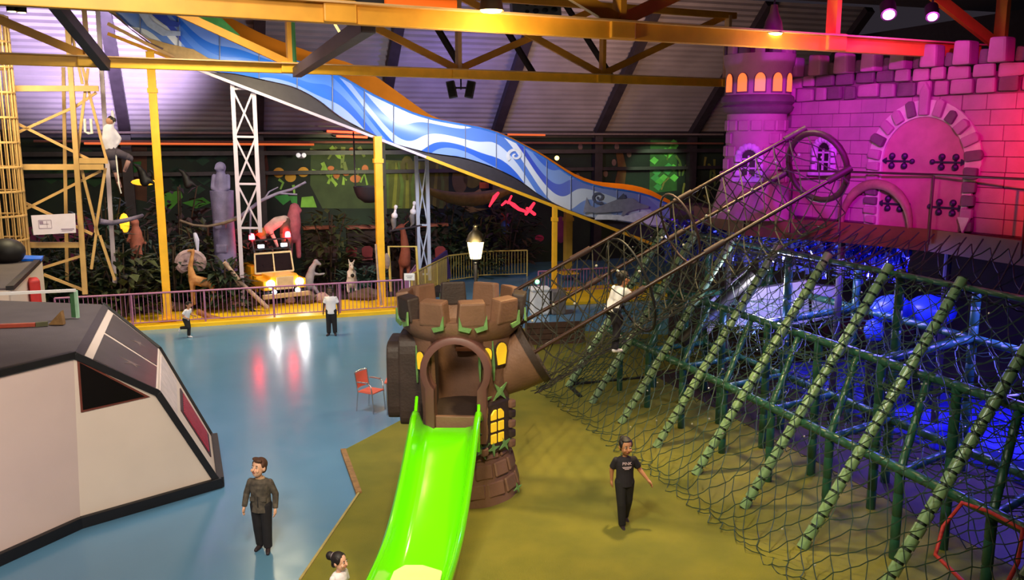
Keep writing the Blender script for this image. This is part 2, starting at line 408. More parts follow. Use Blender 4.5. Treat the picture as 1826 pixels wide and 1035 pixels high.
for (ss, hh, sd) in ((sc_-.5, 1.22, 1), (sc_+.5, 1.22, -1), (sc_-.52, .42, 1), (sc_+.52, .42, -1)):
    m = MB(); m.bar(CW(ss-.26, hh, .03), CW(ss+.26, hh, .03), .03, .07, cn)
    for t in (-.12, .14):
        for q in (-1, 1):
            m.ball(CW(ss+t, hh+q*.09, .04), .062, 8, 6); m.bar(CW(ss+t, hh, .035), CW(ss+t, hh+q*.1, .035), .03, .05, cn)
    m.ball(CW(ss+sd*.3, hh, .04), .05, 8, 6); m.prism([CW(ss-sd*.24, hh+.06, .02), CW(ss-sd*.34, hh, .02), CW(ss-sd*.24, hh-.06, .02)], cn*.03)
    m.build('hinge', iron, cwall)
# small arched lattice window set in a stone surround; works on any surface frame f(s, h, o)
def lattice_window(F, nrm, parent, w_=.34, h_=.62, frame_mat=None, pane_mat=None):
    fm = frame_mat or pm('window_stone', S(196, 170, 214), .7, 0, .25, 8)
    pmat = pane_mat or M_black
    arch = [(-w_/2, 0), (w_/2, 0), (w_/2, h_*.6)] + [(w_/2*math.cos(PI*i/10), h_*.6 + w_/2*1.15*math.sin(PI*i/10)) for i in range(1, 10)] + [(-w_/2, h_*.6)]
    fr = MB().prism([F(a, b, .0) for a, b in arch], nrm*.035).build('window_recess', pmat, parent)
    m = MB()
    for t in (-.5, 0, .5): m.bar(F(t*w_, 0, .045), F(t*w_, h_*.72, .045), .035, .03, nrm)
    for t in (0, .3, .6): m.bar(F(-w_/2, t*h_, .045), F(w_/2, t*h_, .045), .035, .03, nrm)
    m.build('window_bar', fm, parent)
    n = 9
    for i in range(n):
        a = PI*i/n + PI/n/2; r = w_/2+.07
        MB().ball(F(r*math.cos(a), h_*.6 + r*1.15*math.sin(a), .04), (.075, .075, .075), 8, 5).build('surround_stone', fm, parent, smooth=0)
    for sd in (-1, 1):
        for k in range(3):
            MB().box(F(sd*(w_/2+.07), .08+k*.14, .04), (.12, .12, .12)).build('surround_stone', fm, parent, bevel=.03)
    MB().bar(F(-w_/2-.16, -.05, .05), F(w_/2+.16, -.05, .05), .13, .09, ZD).build('window_sill', fm, parent, bevel=.02)
lattice_window(lambda a, b, o: CW(.78+a, .98+b, .03+o), cn, cwall, .32, .62)
# turret
TCp = D(1341, 388, 18.4); TCp.z = DZ
tur = thing('castle_turret', 'round castle turret with glowing orange arched windows at the wall left end', 'castle', TCp)
tr = .60
prof = [(0, 0), (.86, 0), (.78, .35), (.68, .7), (.62, 1.1), (tr, 1.5), (tr, 2.12)]
MB().lathe(prof + [(tr, 2.2), (0, 2.2)], TCp, 32).build('shaft', stone, tur, smooth=40)
MB().lathe([(tr, 2.12), (tr+.10, 2.18), (tr+.13, 2.26), (tr+.08, 2.30), (tr+.14, 2.36), (tr+.12, 2.46), (tr+.07, 2.5), (tr, 2.5)], TCp, 32).build('ledge', stone2, tur, smooth=40)
MB().lathe([(0, 2.45), (tr+.06, 2.45), (tr+.06, 3.02), (tr+.10, 3.12), (tr+.12, 3.3), (tr-.06, 3.3), (tr-.1, 3.0), (0, 3.0)], TCp, 32).build('gallery', stone, tur, smooth=40)
for i in range(13):
    a = 2*PI*i/13 + .1
    c = TCp + V3((math.cos(a)*(tr+.03), math.sin(a)*(tr+.03), 3.45))
    MB().box(c, (.16, .2, .34), a).build('merlon', stone if i % 2 else stone2, tur, bevel=.04)
glow = pm('orange_glow', S(255, 120, 60), .5, 0, .1, 2, emis=1.1)
view = math.atan2(-TCp.y, -TCp.x)
for k in (-2, -1, 0, 1, 2):
    a = view + k*.53 + .05
    nr = V3((math.cos(a), math.sin(a), 0)); tx = V3((-nr.y, nr.x, 0))
    o = TCp + nr*(tr+.045) + ZD*2.56
    sh_ = [(-.1, 0), (.1, 0), (.1, .22)] + [(.1*math.cos(PI*i/8), .22+.14*math.sin(PI*i/8)) for i in range(1, 8)] + [(-.1, .22)]
    MB().prism([o + tx*(x*1.28) + ZD*(y*1.12-.03) for x, y in sh_], nr*.02).build('window_surround', stone2, tur)
    MB().prism([o + tx*x + ZD*y for x, y in sh_], nr*.035).build('lit_window', glow, tur)
a = view - .18
nr = V3((math.cos(a), math.sin(a), 0)); tx = V3((-nr.y, nr.x, 0))
lattice_window(lambda p, q, o: TCp + nr*(.61+o) + tx*p + ZD*(.86+q), nr, tur, .3, .6)
for r in range(5):            # block courses drawn as raised stones round the shaft
    for i in range(7):
        a = view + (i-3)*.42 + (.2 if r % 2 else 0)
        if abs(a-view+.18) < .55 and r in (0, 1, 2, 3): continue
        rr = [.68, .65, .62, tr+.01, tr+.01][r]
        nn = V3((math.cos(a), math.sin(a), 0))
        MB().box(TCp + nn*(rr) + ZD*(.85+r*.26), (.05, .23, .22), a).build('brick', stone, tur, bevel=.02, seg=1)

# ------------------------------------------------------------------ upper deck in front of the castle with its rail
deckm = pm('deck_brown', S(74, 46, 40), .7, 0, .3, 3, .2, 30)
F1, F2 = G(1500, 398, DZ), G(1826, 432, DZ)
F15 = G(1660, 411, DZ); F05 = G(1330, 388, DZ); Fm = G(1240, 368, DZ)
dkp = [V3((4.0, 22.5, DZ)), Fm, F05, F1, F15, F2, F2 + (F2-F15)*1.5, V3((14, 14, DZ)), V3((8, 22.5, DZ))]
dk = MB().prism([p - ZD*.12 for p in dkp], (0, 0, .115)).build('castle_deck', deckm)
tag(dk, 'raised brown deck in front of the castle wall, above the climbing nets', 'deck')
m = MB()
edge = dkp[1:7]
for a, b in zip(edge, edge[1:]): m.bar(a - ZD*.18, b - ZD*.18, .06, .40)
m.build('fascia', pm('fascia_brown', S(104, 58, 36), .6, 0, .3, 3), dk)
for p in (V3((4.9, 19.6, 0)), V3((6.6, 17.4, 0)), V3((8.2, 16.3, 0)), V3((10, 13.5, 0))):
    MB().cyl(p, V3((p.x, p.y, DZ-.12)), .07, 10).build('deck_post', M_dark, dk)
rails = thing('deck_railing', 'thin dark metal railing along the castle deck', 'railing', F1)
m = MB(); of = V3((-.05, -.05, 0)); rr_ = [p_ + of - ZD*DZ for p_ in (F05, F1, F15, F2, F2 + (F2-F15)*1.5)]
m.tube([p + ZD*(DZ+1.0) for p in rr_], .022, 8).build('top_rail', pm('rail_dark', S(70, 44, 52), .35, .4, .2, 5), rails)
for q in range(4):
    a, b = rr_[q], rr_[q+1]; n = (2, 1, 1, 2)[q]
    for k in range(n):
        p = a + (b-a)*(k/n)
        MB().cyl(p + ZD*(DZ-.25), p + ZD*(DZ+1.0), .02, 8).build('rail_post', MATS['rail_dark'], rails)
# green-grey arched tunnel mouth behind the rail
tc_ = D(1560, 388, 16.7); tc_.z = DZ
tm = MB()
sdv = cw
pts = [tc_ + sdv*(.75*math.cos(PI-PI*i/14)) + ZD*(.78*math.sin(PI*i/14)) for i in range(15)]
tm.tube(pts, [.05+.05*math.sin(PI*i/14) for i in range(15)], 8)
o = tm.build('crawl_arch', pm('arch_olive', S(150, 120, 96), .6, 0, .3, 6, .3, 30), None, smooth=50)
tag(o, 'low olive arch standing on the deck before the castle door', 'arch')
# stage spotlights over the castle
magl = pm('magenta_lamp', S(255, 150, 255), .4, 0, 0, 1, emis=14)
for i, (px, py, lab) in enumerate(((1585, 27, 'larger magenta stage spotlight shining above the castle wall, left of the pair'), (1663, 31, 'smaller magenta stage spotlight shining above the castle wall, right of the pair'))):
    p = D(px, py, 15.2); t = thing('stage_spotlight', lab, 'lamp', p, 0, 'stage spotlights')
    d = (V3((1.5, -6, 2.0)) - V3((0, 0, 4))).normalized(); d = (CAM - p).normalized()*.6 + V3((.1, 0, -.5)); d.normalize()
    MB().cyl(p - d*.26, p - d*.01, .13-.02*i, 16).build('housing', M_black, t, smooth=40)
    MB().cyl(p - d*.02, p, .095-.02*i, 16).build('lens', magl, t)
    MB().bar(p - d*.15, p - d*.15 + ZD*.9, .03, .03).build('yoke', M_black, t)
    lamp('stage_spotlight_beam', 'POINT', p + d*.12, 16, (1, .1, .95), None, .06)
# ------------------------------------------------------------------ brown play tower with the green slide
TC = V3((-.84, 14.35, 0.0))
brown = pm('tower_brown', S(128, 94, 74), .55, 0, .22, 2.5, .25, 25)
brown_d = pm('tower_dark', S(58, 44, 40), .6, 0, .3, 3, .25, 25)
plum = pm('arch_plum', S(108, 72, 66), .45, 0, .15, 3)
moss = pm('moss_green', S(112, 158, 92), .6, 0, .3, 8, .3, 40)
ywin = pm('yellow_window', S(252, 206, 44), .45, 0, .06, 4, emis=.25)  # painted windows, no lamps; a faint glow is put into the paint
tower = thing('play_tower', 'brown castle play tower with battlements standing on the turf', 'play tower', TC)
T_ = lambda r, a, z: TC + V3((r*math.cos(a), r*math.sin(a), z))
def wob(a, z): return 1 + .018*math.sin(5*a+z*3) + .012*math.sin(9*a-z*4)
def tower_skin(prof, mat, name, n=48):
    P = []
    for (r0, z0), (r1, z1) in zip(prof, prof[1:]):
        for k in range(4): P.append((r0+(r1-r0)*k/4, z0+(z1-z0)*k/4))
    P.append(prof[-1])
    m = MB(); vs = [T_(r*wob(2*PI*i/n, z), 2*PI*i/n, z) for r, z in P for i in range(n)]
    fs = [(j*n+i, j*n+(i+1) % n, (j+1)*n+(i+1) % n, (j+1)*n+i) for j in range(len(P)-1) for i in range(n)]
    return m.add(vs, fs), fs, P
# base
m, _, _ = tower_skin([(.98, 0), (.95, .12), (.86, .5), (.77, .95), (.74, 1.2)], brown, 'base'); m.build('base', brown, tower, smooth=50)
for i, z in enumerate((.16, .46, .76)):          # broad flat courses on the flared foot
    for k in range(6):
        a = -PI/2 + .35 + (k-2.2)*.42 + (.2 if i % 2 else 0); r = (.955, .885, .815)[i]
        c = T_(r*.957, a, z+.13)
        MB().box(c, (.05, .34-.03*i, .24), 0, Matrix.Rotation(a, 3, 'Z') @ Matrix.Rotation(-.24, 3, 'Y')).build('base_block', brown, tower, bevel=.02, seg=1)
# shaft with the front doorway left open: wall panels between angles
dir_s = math.radians(-93)            # heading of the slide
def arc_wall(a0, a1, z0, z1, r0, r1, name, mat, th=.08, n=16):
    m = MB(); vs = []; fs = []
    for j, (z, r) in enumerate(((z0, r0), (z1, r1))):
        for i in range(n+1):
            a = a0+(a1-a0)*i/n; vs += [T_(r, a, z), T_(r-th, a, z)]
    w_ = 2*(n+1)
    for i in range(n):
        A, B, Cc, D_ = 2*i, 2*i+1, 2*i+2, 2*i+3
        fs += [(A, Cc, Cc+w_, A+w_), (B, B+w_, D_+w_, D_), (A+w_, Cc+w_, D_+w_, B+w_), (A, B, D_, Cc)]
    fs += [(0, w_, w_+1, 1), (2*n, 2*n+1, w_+2*n+1, w_+2*n)]
    return m.add(vs, fs).build(name, mat, tower, smooth=40)
arc_wall(dir_s+.52, dir_s+2*PI-.52, 1.15, 2.86, .76, .86, 'shaft', brown, .08, 44)
MB().lathe([(0, 1.40), (.72, 1.40), (.72, 1.46), (0, 1.46)], TC, 32).build('inner_floor', brown_d, tower)
# parapet ring, flared
m = MB().lathe([(.82, 2.76), (.90, 2.83), (.98, 2.92), (1.03, 3.05), (1.03, 3.14), (.86, 3.14), (.84, 2.98), (.78, 2.82)], TC, 48)
m.build('parapet', brown, tower, smooth=35)
for i in range(10):
    a = dir_s + .27 + 2*PI*i/10
    nr = V3((math.cos(a), math.sin(a), 0)); tx = V3((-nr.y, nr.x, 0)); c = T_(.95, a, 3.08)
    w0, w1, hh = .235, .205, .42
    lo = [c + tx*(-w0) + nr*.09 - ZD*.0, c + tx*w0 + nr*.09 - ZD*.0, c + tx*w0 - nr*.11, c - tx*w0 - nr*.11]
    hi = [c + tx*(-w1) + nr*.13 + ZD*hh*.92, c + tx*w1 + nr*.13 + ZD*hh*.92, c + tx*w1 - nr*.09 + ZD*hh, c - tx*w1 - nr*.09 + ZD*hh]
    MB().add(lo+hi, [(3,2,1,0), (4,5,6,7), (0,1,5,4), (1,2,6,5), (2,3,7,6), (3,0,4,7)]).build('merlon', brown if i % 3 != 2 else brown_d, tower, bevel=.035)
    g = MB()
    for sd in ((-1, 1), (1,), (-1,), ())[i % 4]:
        q = c + nr*.115 - ZD*.03
        g.prism([q + tx*sd*.23, q + tx*sd*.06 - ZD*.05, q + tx*sd*.02 + ZD*.02, q + tx*sd*.17 + ZD*.05, q + tx*sd*.22 + ZD*.22], nr*.03)
    if g.v: g.build('moss_patch', moss, tower)
# keyhole doorway frame at the slide
fd = V3((math.cos(dir_s), math.sin(dir_s), 0)); fx = V3((-fd.y, fd.x, 0))     # fx to the right
FO = TC + fd*.96
FK = lambda x, z, o=0.0: FO + fx*x + ZD*z + fd*o
def keyhole(rt, zc, wb, z0, n=22):
    a0 = math.acos(min(.98, wb/rt))
    P = [(-wb, z0)]
    P += [(-rt*math.cos(-a0 + (PI+2*a0)*i/n), zc + rt*math.sin(-a0 + (PI+2*a0)*i/n)) for i in range(n+1)]
    P += [(wb, z0)]
    return P
out = keyhole(.565, 2.36, .49, 1.18); inn = keyhole(.45, 2.36, .34, 1.18)
m = MB(); n = len(out)
vs = [FK(x, z, .06) for x, z in out] + [FK(x, z, .08) for x, z in inn] + [FK(x, z, -.26) for x, z in out] + [FK(x, z, -.26) for x, z in inn]
fs = []
for i in range(n-1): fs += [(i, i+1, n+i+1, n+i), (2*n+i+1, 2*n+i, 3*n+i, 3*n+i+1), (i+1, i, 2*n+i, 2*n+i+1), (n+i, n+i+1, 3*n+i+1, 3*n+i)]
fs += [(0, n, 3*n, 2*n), (n-1, 2*n-1, 4*n-1, 3*n-1)]
m.add(vs, fs).build('door_arch', plum, tower, bevel=.018, smooth=50)
MB().prism([FK(-.34, 1.12, -.05), FK(.34, 1.12, -.05), FK(.34, 1.60, -.05), FK(-.34, 1.60, -.05)], fd*(-.08)).build('door_apron', brown, tower, bevel=.015)
# things inside the doorway: dark back wall with orange-brown slats and a red window
for k in range(3): MB().box(TC + V3((-.02+.05*k, .60, 2.62-.14*k)), (.46, .05, .07)).build('inner_slat', pm('slat_brown', S(130, 74, 40), .5), tower, bevel=.01)
MB().box(TC + V3((.42, .48, 2.28)), (.2, .04, .3), -.5).build('inner_window', pm('red_window', S(190, 52, 38), .5), tower, bevel=.01)
# yellow arched windows right of the doorway, with moss between
def tower_window(a, z, w_, h_, r):
    nr = V3((math.cos(a), math.sin(a), 0)); tx = V3((-nr.y, nr.x, 0)); o = T_(r, a, z)
    sh_ = [(-w_*.7, 0), (w_*.7, 0), (w_, h_*.55)] + [(w_*math.cos(PI*i/8), h_*.6+w_*1.1*math.sin(PI*i/8)) for i in range(1, 8)] + [(-w_, h_*.55)]
    MB().prism([o + tx*(x*1.3) + ZD*(y*1.12-.03) for x, y in sh_], nr*.03).build('window_surround', brown_d, tower)
    MB().prism([o + tx*x + ZD*y for x, y in sh_], nr*.045).build('yellow_window', ywin, tower)
    g = MB().prism([o - tx*w_*1.6 + ZD*(h_*1.1), o - tx*w_*1.2 + ZD*.0, o - tx*w_*1.35 - ZD*.25, o - tx*w_*1.6], nr*.03)
    g.build('moss_patch', moss, tower)
tower_window(dir_s+.56, 2.40, .085, .34, .87); tower_window(dir_s+.90, 2.38, .12, .38, .86); tower_window(dir_s-.75, 2.3, .08, .34, .86)
# lower barred window in a rough dark block
aw = dir_s + .83
nr = V3((math.cos(aw), math.sin(aw), 0)); tx = V3((-nr.y, nr.x, 0)); WO = TC + nr*.74
WF = lambda x, z, o=0.0: WO + tx*x + ZD*z + nr*o
MB().prism([WF(-.34, .92), WF(.30, .86), WF(.36, 1.2), WF(.33, 1.62), WF(.28, 1.78), WF(-.30, 1.76), WF(-.36, 1.5)], nr*.12).build('window_block', brown_d, tower, bevel=.045)
for sd in (-1, 1):
    for k in range(5):
        MB().box(WF(sd*.31, .98+k*.17, .11), (.14, .13, .14), aw, None).build('surround_stone', brown_d if k % 2 else brown, tower, bevel=.035)
for i in range(2):
    for k in range(3):
        x0 = -.155 + i*.165; z0 = 1.06 + k*.2
        top = [(x0+.13, z0+.16), (x0, z0+.16)] if k < 2 else [(x0+.13, z0+(.10 if i else .17)), (x0+.065, z0+.17), (x0, z0+(.17 if i else .10))]
        MB().prism([WF(x, z, .10) for x, z in [(x0, z0), (x0+.13, z0)] + top], nr*.04).build('window_pane', ywin, tower, bevel=.012, seg=1)
def star(cx, cz, r, o=.125, rot=0):
    pts = []
    for i in range(8):
        a = rot + 2*PI*i/8; q = r*(1.0 if i % 2 == 0 else .28); pts.append(WF(cx + q*math.cos(a), cz + q*math.sin(a), o))
    return MB().prism(pts, nr*.02)
for cx, cz, r, rt in ((-.30, 1.84, .17, .2), (0.05, 1.92, .2, .7), (-.36, 1.02, .2, .4), (-.1, .98, .14, .1), (.16, 1.0, .15, .5), (.36, .2, .1, .3)):
    star(cx, cz, r, .12 if cz > .5 else .22, rt).build('moss_star', moss, tower)
# left entrance: short dark tunnel with a rounded slab
for nm, x0, x1, ry, rz_, mt in (('left_tunnel', -.45, -1.02, .52, .78, brown_d), ('left_slab', -1.00, -1.22, .50, .66, brown_d)):
    sec = []
    for x in (x0, x1): 
        sec.append([TC + V3((x, .05 + ry*(abs(math.cos(2*PI*i/24))**.35)*(1 if math.cos(2*PI*i/24) > 0 else -1), 2.03 + rz_*(abs(math.sin(2*PI*i/24))**.35)*(1 if math.sin(2*PI*i/24) > 0 else -1))) for i in range(24)])
    m = MB(); m.add(sec[0]+sec[1], [(i, (i+1) % 24, 24+(i+1) % 24, 24+i) for i in range(24)] + [tuple(range(23, -1, -1)), tuple(range(24, 48))])
    m.build(nm, mt, tower, bevel=.03)
# right funnel that leads to the net bridge
BAX = V3((.86, .06, .50)).normalized()
MC = V3((.30, 14.45, 2.44))
x_, y_, _ = frame_for(BAX)
MB().loft([(MC - BAX*.72, .46, .46, x_, y_), (MC - BAX*.3, .55, .55, x_, y_), (MC - BAX*.02, .58, .58, x_, y_)], 20).build('funnel', brown, tower, smooth=40)
MB().loft([(MC - BAX*.05, .60, .60, x_, y_), (MC + BAX*.07, .62, .62, x_, y_), (MC + BAX*.07, .50, .50, x_, y_), (MC - BAX*.02, .48, .48, x_, y_)], 20, caps=False).build('funnel_rim', brown_d, tower, smooth=30)


# ------------------------------------------------------------------ green slide
gm = pm('slide_green', S(112, 238, 6), .16, 0, .04, 1.5, spec=.6, coat=.5)
slide = thing('slide', 'shiny bright green plastic slide coming down from the brown tower doorway', 'slide', V3((-1.2, 10.8, 0)))
prof = [(13.36, 1.44), (13.05, 1.36), (12.6, 1.05), (12.1, .72), (11.6, .45), (11.15, .29), (10.7, .22), (10.2, .20), (9.8, .20)]
def spl(t):
    n = len(prof)-1; x = t*n; i = min(int(x), n-1); f = x-i
    p = [prof[max(0, min(n, i+k))] for k in (-1, 0, 1, 2)]
    return tuple(.5*((2*p[1][c]) + (-p[0][c]+p[2][c])*f + (2*p[0][c]-5*p[1][c]+4*p[2][c]-p[3][c])*f*f + (-p[0][c]+3*p[1][c]-3*p[2][c]+p[3][c])*f**3) for c in (0, 1))
def SP(t, x, h):
    y, z = spl(t); y2, z2 = spl(min(1, t+.01)); y1, z1 = spl(max(0, t-.01))
    d = V3((0, y2-y1, z2-z1)).normalized(); up = V3((0, -d.z, d.y)); up = up if up.z > 0 else -up
    xc = -1.0 - .27*(13.3-y)/2.9
    return V3((xc + x, y, z)) + up*h
NS = 40
def wallh(t): return .50*min(1, .35 + t*6)*(1-.25*t)
def section(t):
    h = wallh(t)
    return [(-.54, h-.10), (-.535, h-.02), (-.50, h+.015), (-.455, h-.01), (-.44, h-.06), (-.40, h*.35), (-.33, .03), (-.25, 0), (.25, 0), (.33, .03), (.40, h*.35), (.44, h-.06), (.455, h-.01), (.50, h+.015), (.535, h-.02), (.54, h-.10),
            (.46, h*.3), (.38, -.05), (-.38, -.05), (-.46, h*.3)]
vs = []; fs = []; K = 20
for j in range(NS+1):
    for x, h in section(j/NS): vs.append(SP(j/NS, x, h))
for j in range(NS):
    for i in range(K): fs.append((j*K+i, j*K+(i+1) % K, (j+1)*K+(i+1) % K, (j+1)*K+i))
fs += [tuple(range(K-1, -1, -1)), tuple(range(NS*K, NS*K+K))]
MB().add(vs, fs).build('slide_chute', gm, slide, smooth=70)
for sd in (-1, 1):
    MB().prism([V3((-1.02+sd*.47, 13.42, 1.28)), V3((-1.02+sd*.47, 13.02, 1.15)), V3((-1.02+sd*.47, 13.02, 1.62)), V3((-1.02+sd*.47, 13.42, 1.95))], (sd*.05, 0, 0)).build('slide_bracket', gm, slide, bevel=.015)
    for z in (1.4, 1.62): MB().ball(V3((-1.02+sd*.53, 13.15, z)), .022, 8, 6).build('bolt', M_black, slide)
MB().box(SP(.9, 0, -.12), (.5, .5, .18)).build('slide_foot', gm, slide, bevel=.02)
glint = MB().add([SP(.68, -.22, .03), SP(.68, .02, .035), SP(.71, .3, .035), SP(.95, .36, .03), SP(.95, -.34, .03), SP(.72, -.34, .03),
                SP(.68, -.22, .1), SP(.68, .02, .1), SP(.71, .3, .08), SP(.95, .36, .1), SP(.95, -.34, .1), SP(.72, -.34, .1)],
               [(5,4,3,2,1,0), (6,7,8,9,10,11)] + [(i, (i+1) % 6, 6+(i+1) % 6, 6+i) for i in range(6)]).build('glint_slab', pm('cream_glint', S(232, 226, 160), .6, 0, .1, 4), None, bevel=.02)
tag(glint, 'pale cream pad standing in for a bright reflection at the foot of the green slide', 'glint')  # bright reflection on the run-out, modelled as a thin cream slab

# ------------------------------------------------------------------ chairs and table beside the tower
def chair(label, loc, rz, seatm):
    t = thing('metal_chair', label, 'chair', loc, rz)
    MB().box((0, 0, .45), (.42, .42, .03)).build('seat', seatm, t, local=True, bevel=.012)
    MB().grid(lambda a, b: V3((-.21+.42*a, .21+.05*b+.04*math.sin(PI*a), .52+.34*b)), 8, 4).build('backrest', seatm, t, local=True, smooth=0, fix=False)
    for sx in (-1, 1):
        MB().tube([(sx*.22, -.22, 0), (sx*.21, -.19, .45), (sx*.22, -.16, .64), (sx*.23, -.05, .68), (sx*.23, .2, .68)], .014, 8).build('leg', M_chrome, t, local=True, smooth=60)
        MB().tube([(sx*.22, .24, 0), (sx*.21, .2, .45), (sx*.215, .27, .88)], .014, 8).build('leg', M_chrome, t, local=True, smooth=60)
        MB().bar((sx*.23, -.1, .69), (sx*.23, .16, .69), .045, .02).build('armrest', M_chrome, t, local=True, bevel=.006)
    MB().tube([(-.215, .27, .88), (0, .30, .89), (.215, .27, .88)], .014, 8).build('back_rail', M_chrome, t, local=True, smooth=60)
    return t
cg = G(655, 738)
seatm = pm('chair_coral', S(222, 104, 84), .45, 0, .12, 5)
chair('coral-seated metal armchair standing clear on the blue floor left of the tower', cg + V3((.05, .25, 0)), math.radians(62), seatm)
chair('second coral metal chair mostly hidden behind the table by the tower', cg + V3((1.1, .9, 0)), math.radians(-20), seatm)
tb = thing('cafe_table', 'small coral-topped table beside the chair left of the tower', 'table', cg + V3((.72, .15, 0)))
MB().box(wpos(tb) + V3((0, 0, .74)), (.62, .62, .035)).build('table_top', seatm, tb, bevel=.015)
for sx in (-1, 1):
    for sy in (-1, 1): MB().cyl(wpos(tb) + V3((sx*.26, sy*.26, 0)), wpos(tb) + V3((sx*.26, sy*.26, .73)), .018, 8).build('leg', M_chrome, tb)

# ------------------------------------------------------------------ lamp post
lp0 = D(848, 440, 21.0); lp0.z = 0
lp = thing('lamp_post', 'lit old-style street lantern on a post rising behind the tower', 'lamp', lp0)
zl = D(848, 462, 21.0).z
L0 = lp0
MB().lathe([(0, 0), (.16, 0), (.16, .08), (.09, .2), (.055, .35), (.045, 1.4), (.04, zl-.12), (.06, zl-.1), (.04, zl-.06), (.09, zl-.02), (.1, zl), (0, zl)], L0, 16).build('post', M_black, lp, smooth=40)
bulbm = pm('lantern_glow', S(255, 226, 150), .5, 0, 0, 2, emis=7)
MB().lathe([(0, zl+.01), (.13, zl+.01), (.2, zl+.42), (0, zl+.42)], L0, 12).build('lantern_glass', bulbm, lp, smooth=30)
MB().lathe([(.23, zl+.42), (.22, zl+.47), (.16, zl+.62), (.07, zl+.7), (.05, zl+.78), (.06, zl+.81), (0, zl+.85)], L0, 12).build('lantern_roof', pm('lantern_roof', S(90, 80, 60), .4, .5), lp, smooth=30)
for k in range(6):
    a = 2*PI*k/6
    MB().bar(L0 + V3((.135*math.cos(a), .135*math.sin(a), zl)), L0 + V3((.205*math.cos(a), .205*math.sin(a), zl+.43)), .015, .015).build('lantern_bar', M_black, lp)
lamp('lantern_light', 'POINT', L0 + V3((0, -.35, zl+.3)), 160, (1, .85, .5), None, .12)
# ------------------------------------------------------------------ climbing frame and its nets
green = pm('padding_green', S(42, 92, 70), .32, 0, .2, 3, .1, 60, spec=.6)
sleevem = pm('sleeve_green', S(138, 172, 122), .28, 0, .22, 2.5, spec=.7)
tapem = pm('tape_dark', S(34, 48, 38), .5, 0, .2, 5)
netm = pm('net_green', S(58, 82, 66), .6, 0, .3, 12)
UF, UT, ZT = 7.95, 10.5, 3.82
frame = thing('net_climber', 'green padded climbing frame with sloping poles along the turf edge', 'climbing frame', UV(UF, 13, 0))
VS = [18.95, 17.55, 16.05, 14.5, 13.02, 11.5, 10.0, 8.45, 6.9]
def pole_pt(v, t): return UV(UF + (UT-UF)*t, v, .02 + (ZT-.02)*t)
slm = None
for v in VS:
    a, b = pole_pt(v, 0), pole_pt(v, 1.03); d = (b-a).normalized(); Ln = (b-a).length
    pole = MB().cyl(a, b, .062, 10).build('slanted_pole', tapem, frame, smooth=50)
    n = 24; sl = Ln/n
    q = ZD.rotation_difference(d)
    if slm is None:
        slm = bpy.data.meshes.new('foam_sleeve'); m = MB().cone((0, 0, .02), (0, 0, sl-.02), .084, .084, 12)
        slm.from_pydata([tuple(p) for p in m.v], [], m.f); slm.polygons.foreach_set('use_smooth', [True]*len(slm.polygons)); slm.set_sharp_from_angle(angle=.7); slm.materials.append(sleevem)
    for k in range(n):
        o = bpy.data.objects.new('foam_sleeve', slm); C.objects.link(o); o.parent = pole
        o.location = a + d*(k*sl); o.rotation_mode = 'QUATERNION'; o.rotation_quaternion = q
def padded(p, q, r=.075, name='padded_tube', mat=green):
    p, q = V3(p), V3(q); L_ = (q-p).length; n = max(2, int(L_/.32)); d = (q-p)/n
    pts = []; rr = []
    for k in range(n):
        for f, e in ((.0, .86), (.04, 1), (.96, 1), (1.0, .86)): pts.append(p + d*(k+f*.999)); rr.append(r*e)
    return MB().tube(pts, rr, 9).build(name, mat, frame, smooth=60)
for v in VS[:-1]:
    padded(UV(9.0, v-.7, 0), UV(9.0, v-.7, 1.38), .07, 'post')
    padded(UV(9.9, v-.7, 0), UV(9.9, v-.7, 2.55), .075, 'post')
for v in (17.6, 14.6, 11.6, 8.6):
    padded(UV(10.9, v, 0), UV(10.9, v, ZT), .08, 'post'); padded(UV(12.6, v, 0), UV(12.6, v, ZT-.4), .08, 'post')
    padded(UV(9.9, v-.7 if v > 9 else v, 2.5), UV(12.6, v, 2.5), .07, 'cross_tube')
for u, z in ((8.98, 1.4), (9.9, 2.52), (UT+.05, ZT-.02), (12.6, 2.5), (10.9, 1.2)):
    for a, b in ((19.0, 13.2), (13.2, 6.8)): padded(UV(u, a, z), UV(u, b, z), .075 if z < 3 else .05, 'long_tube')
for v in VS[1:-1]:
    padded(UV(9.0, v-.7, 1.38), UV(9.85, v-.2, 2.45), .06, 'brace_tube', green)
    padded(UV(9.05, v-.7, 1.36), UV(10.9, v+.1, 1.2), .06, 'brace_tube', pm('padding_teal', S(40, 96, 90), .35, 0, .2, 3))
for v in (18.95,): MB().bar(UV(8.0, v+.1, .04), UV(10.4, v+.1, .04), .1, .08).build('base_bar', M_black, frame); MB().bar(UV(8.0, v+.1, .04), UV(7.9, v-.9, .04), .1, .08).build('base_bar', M_black, frame)
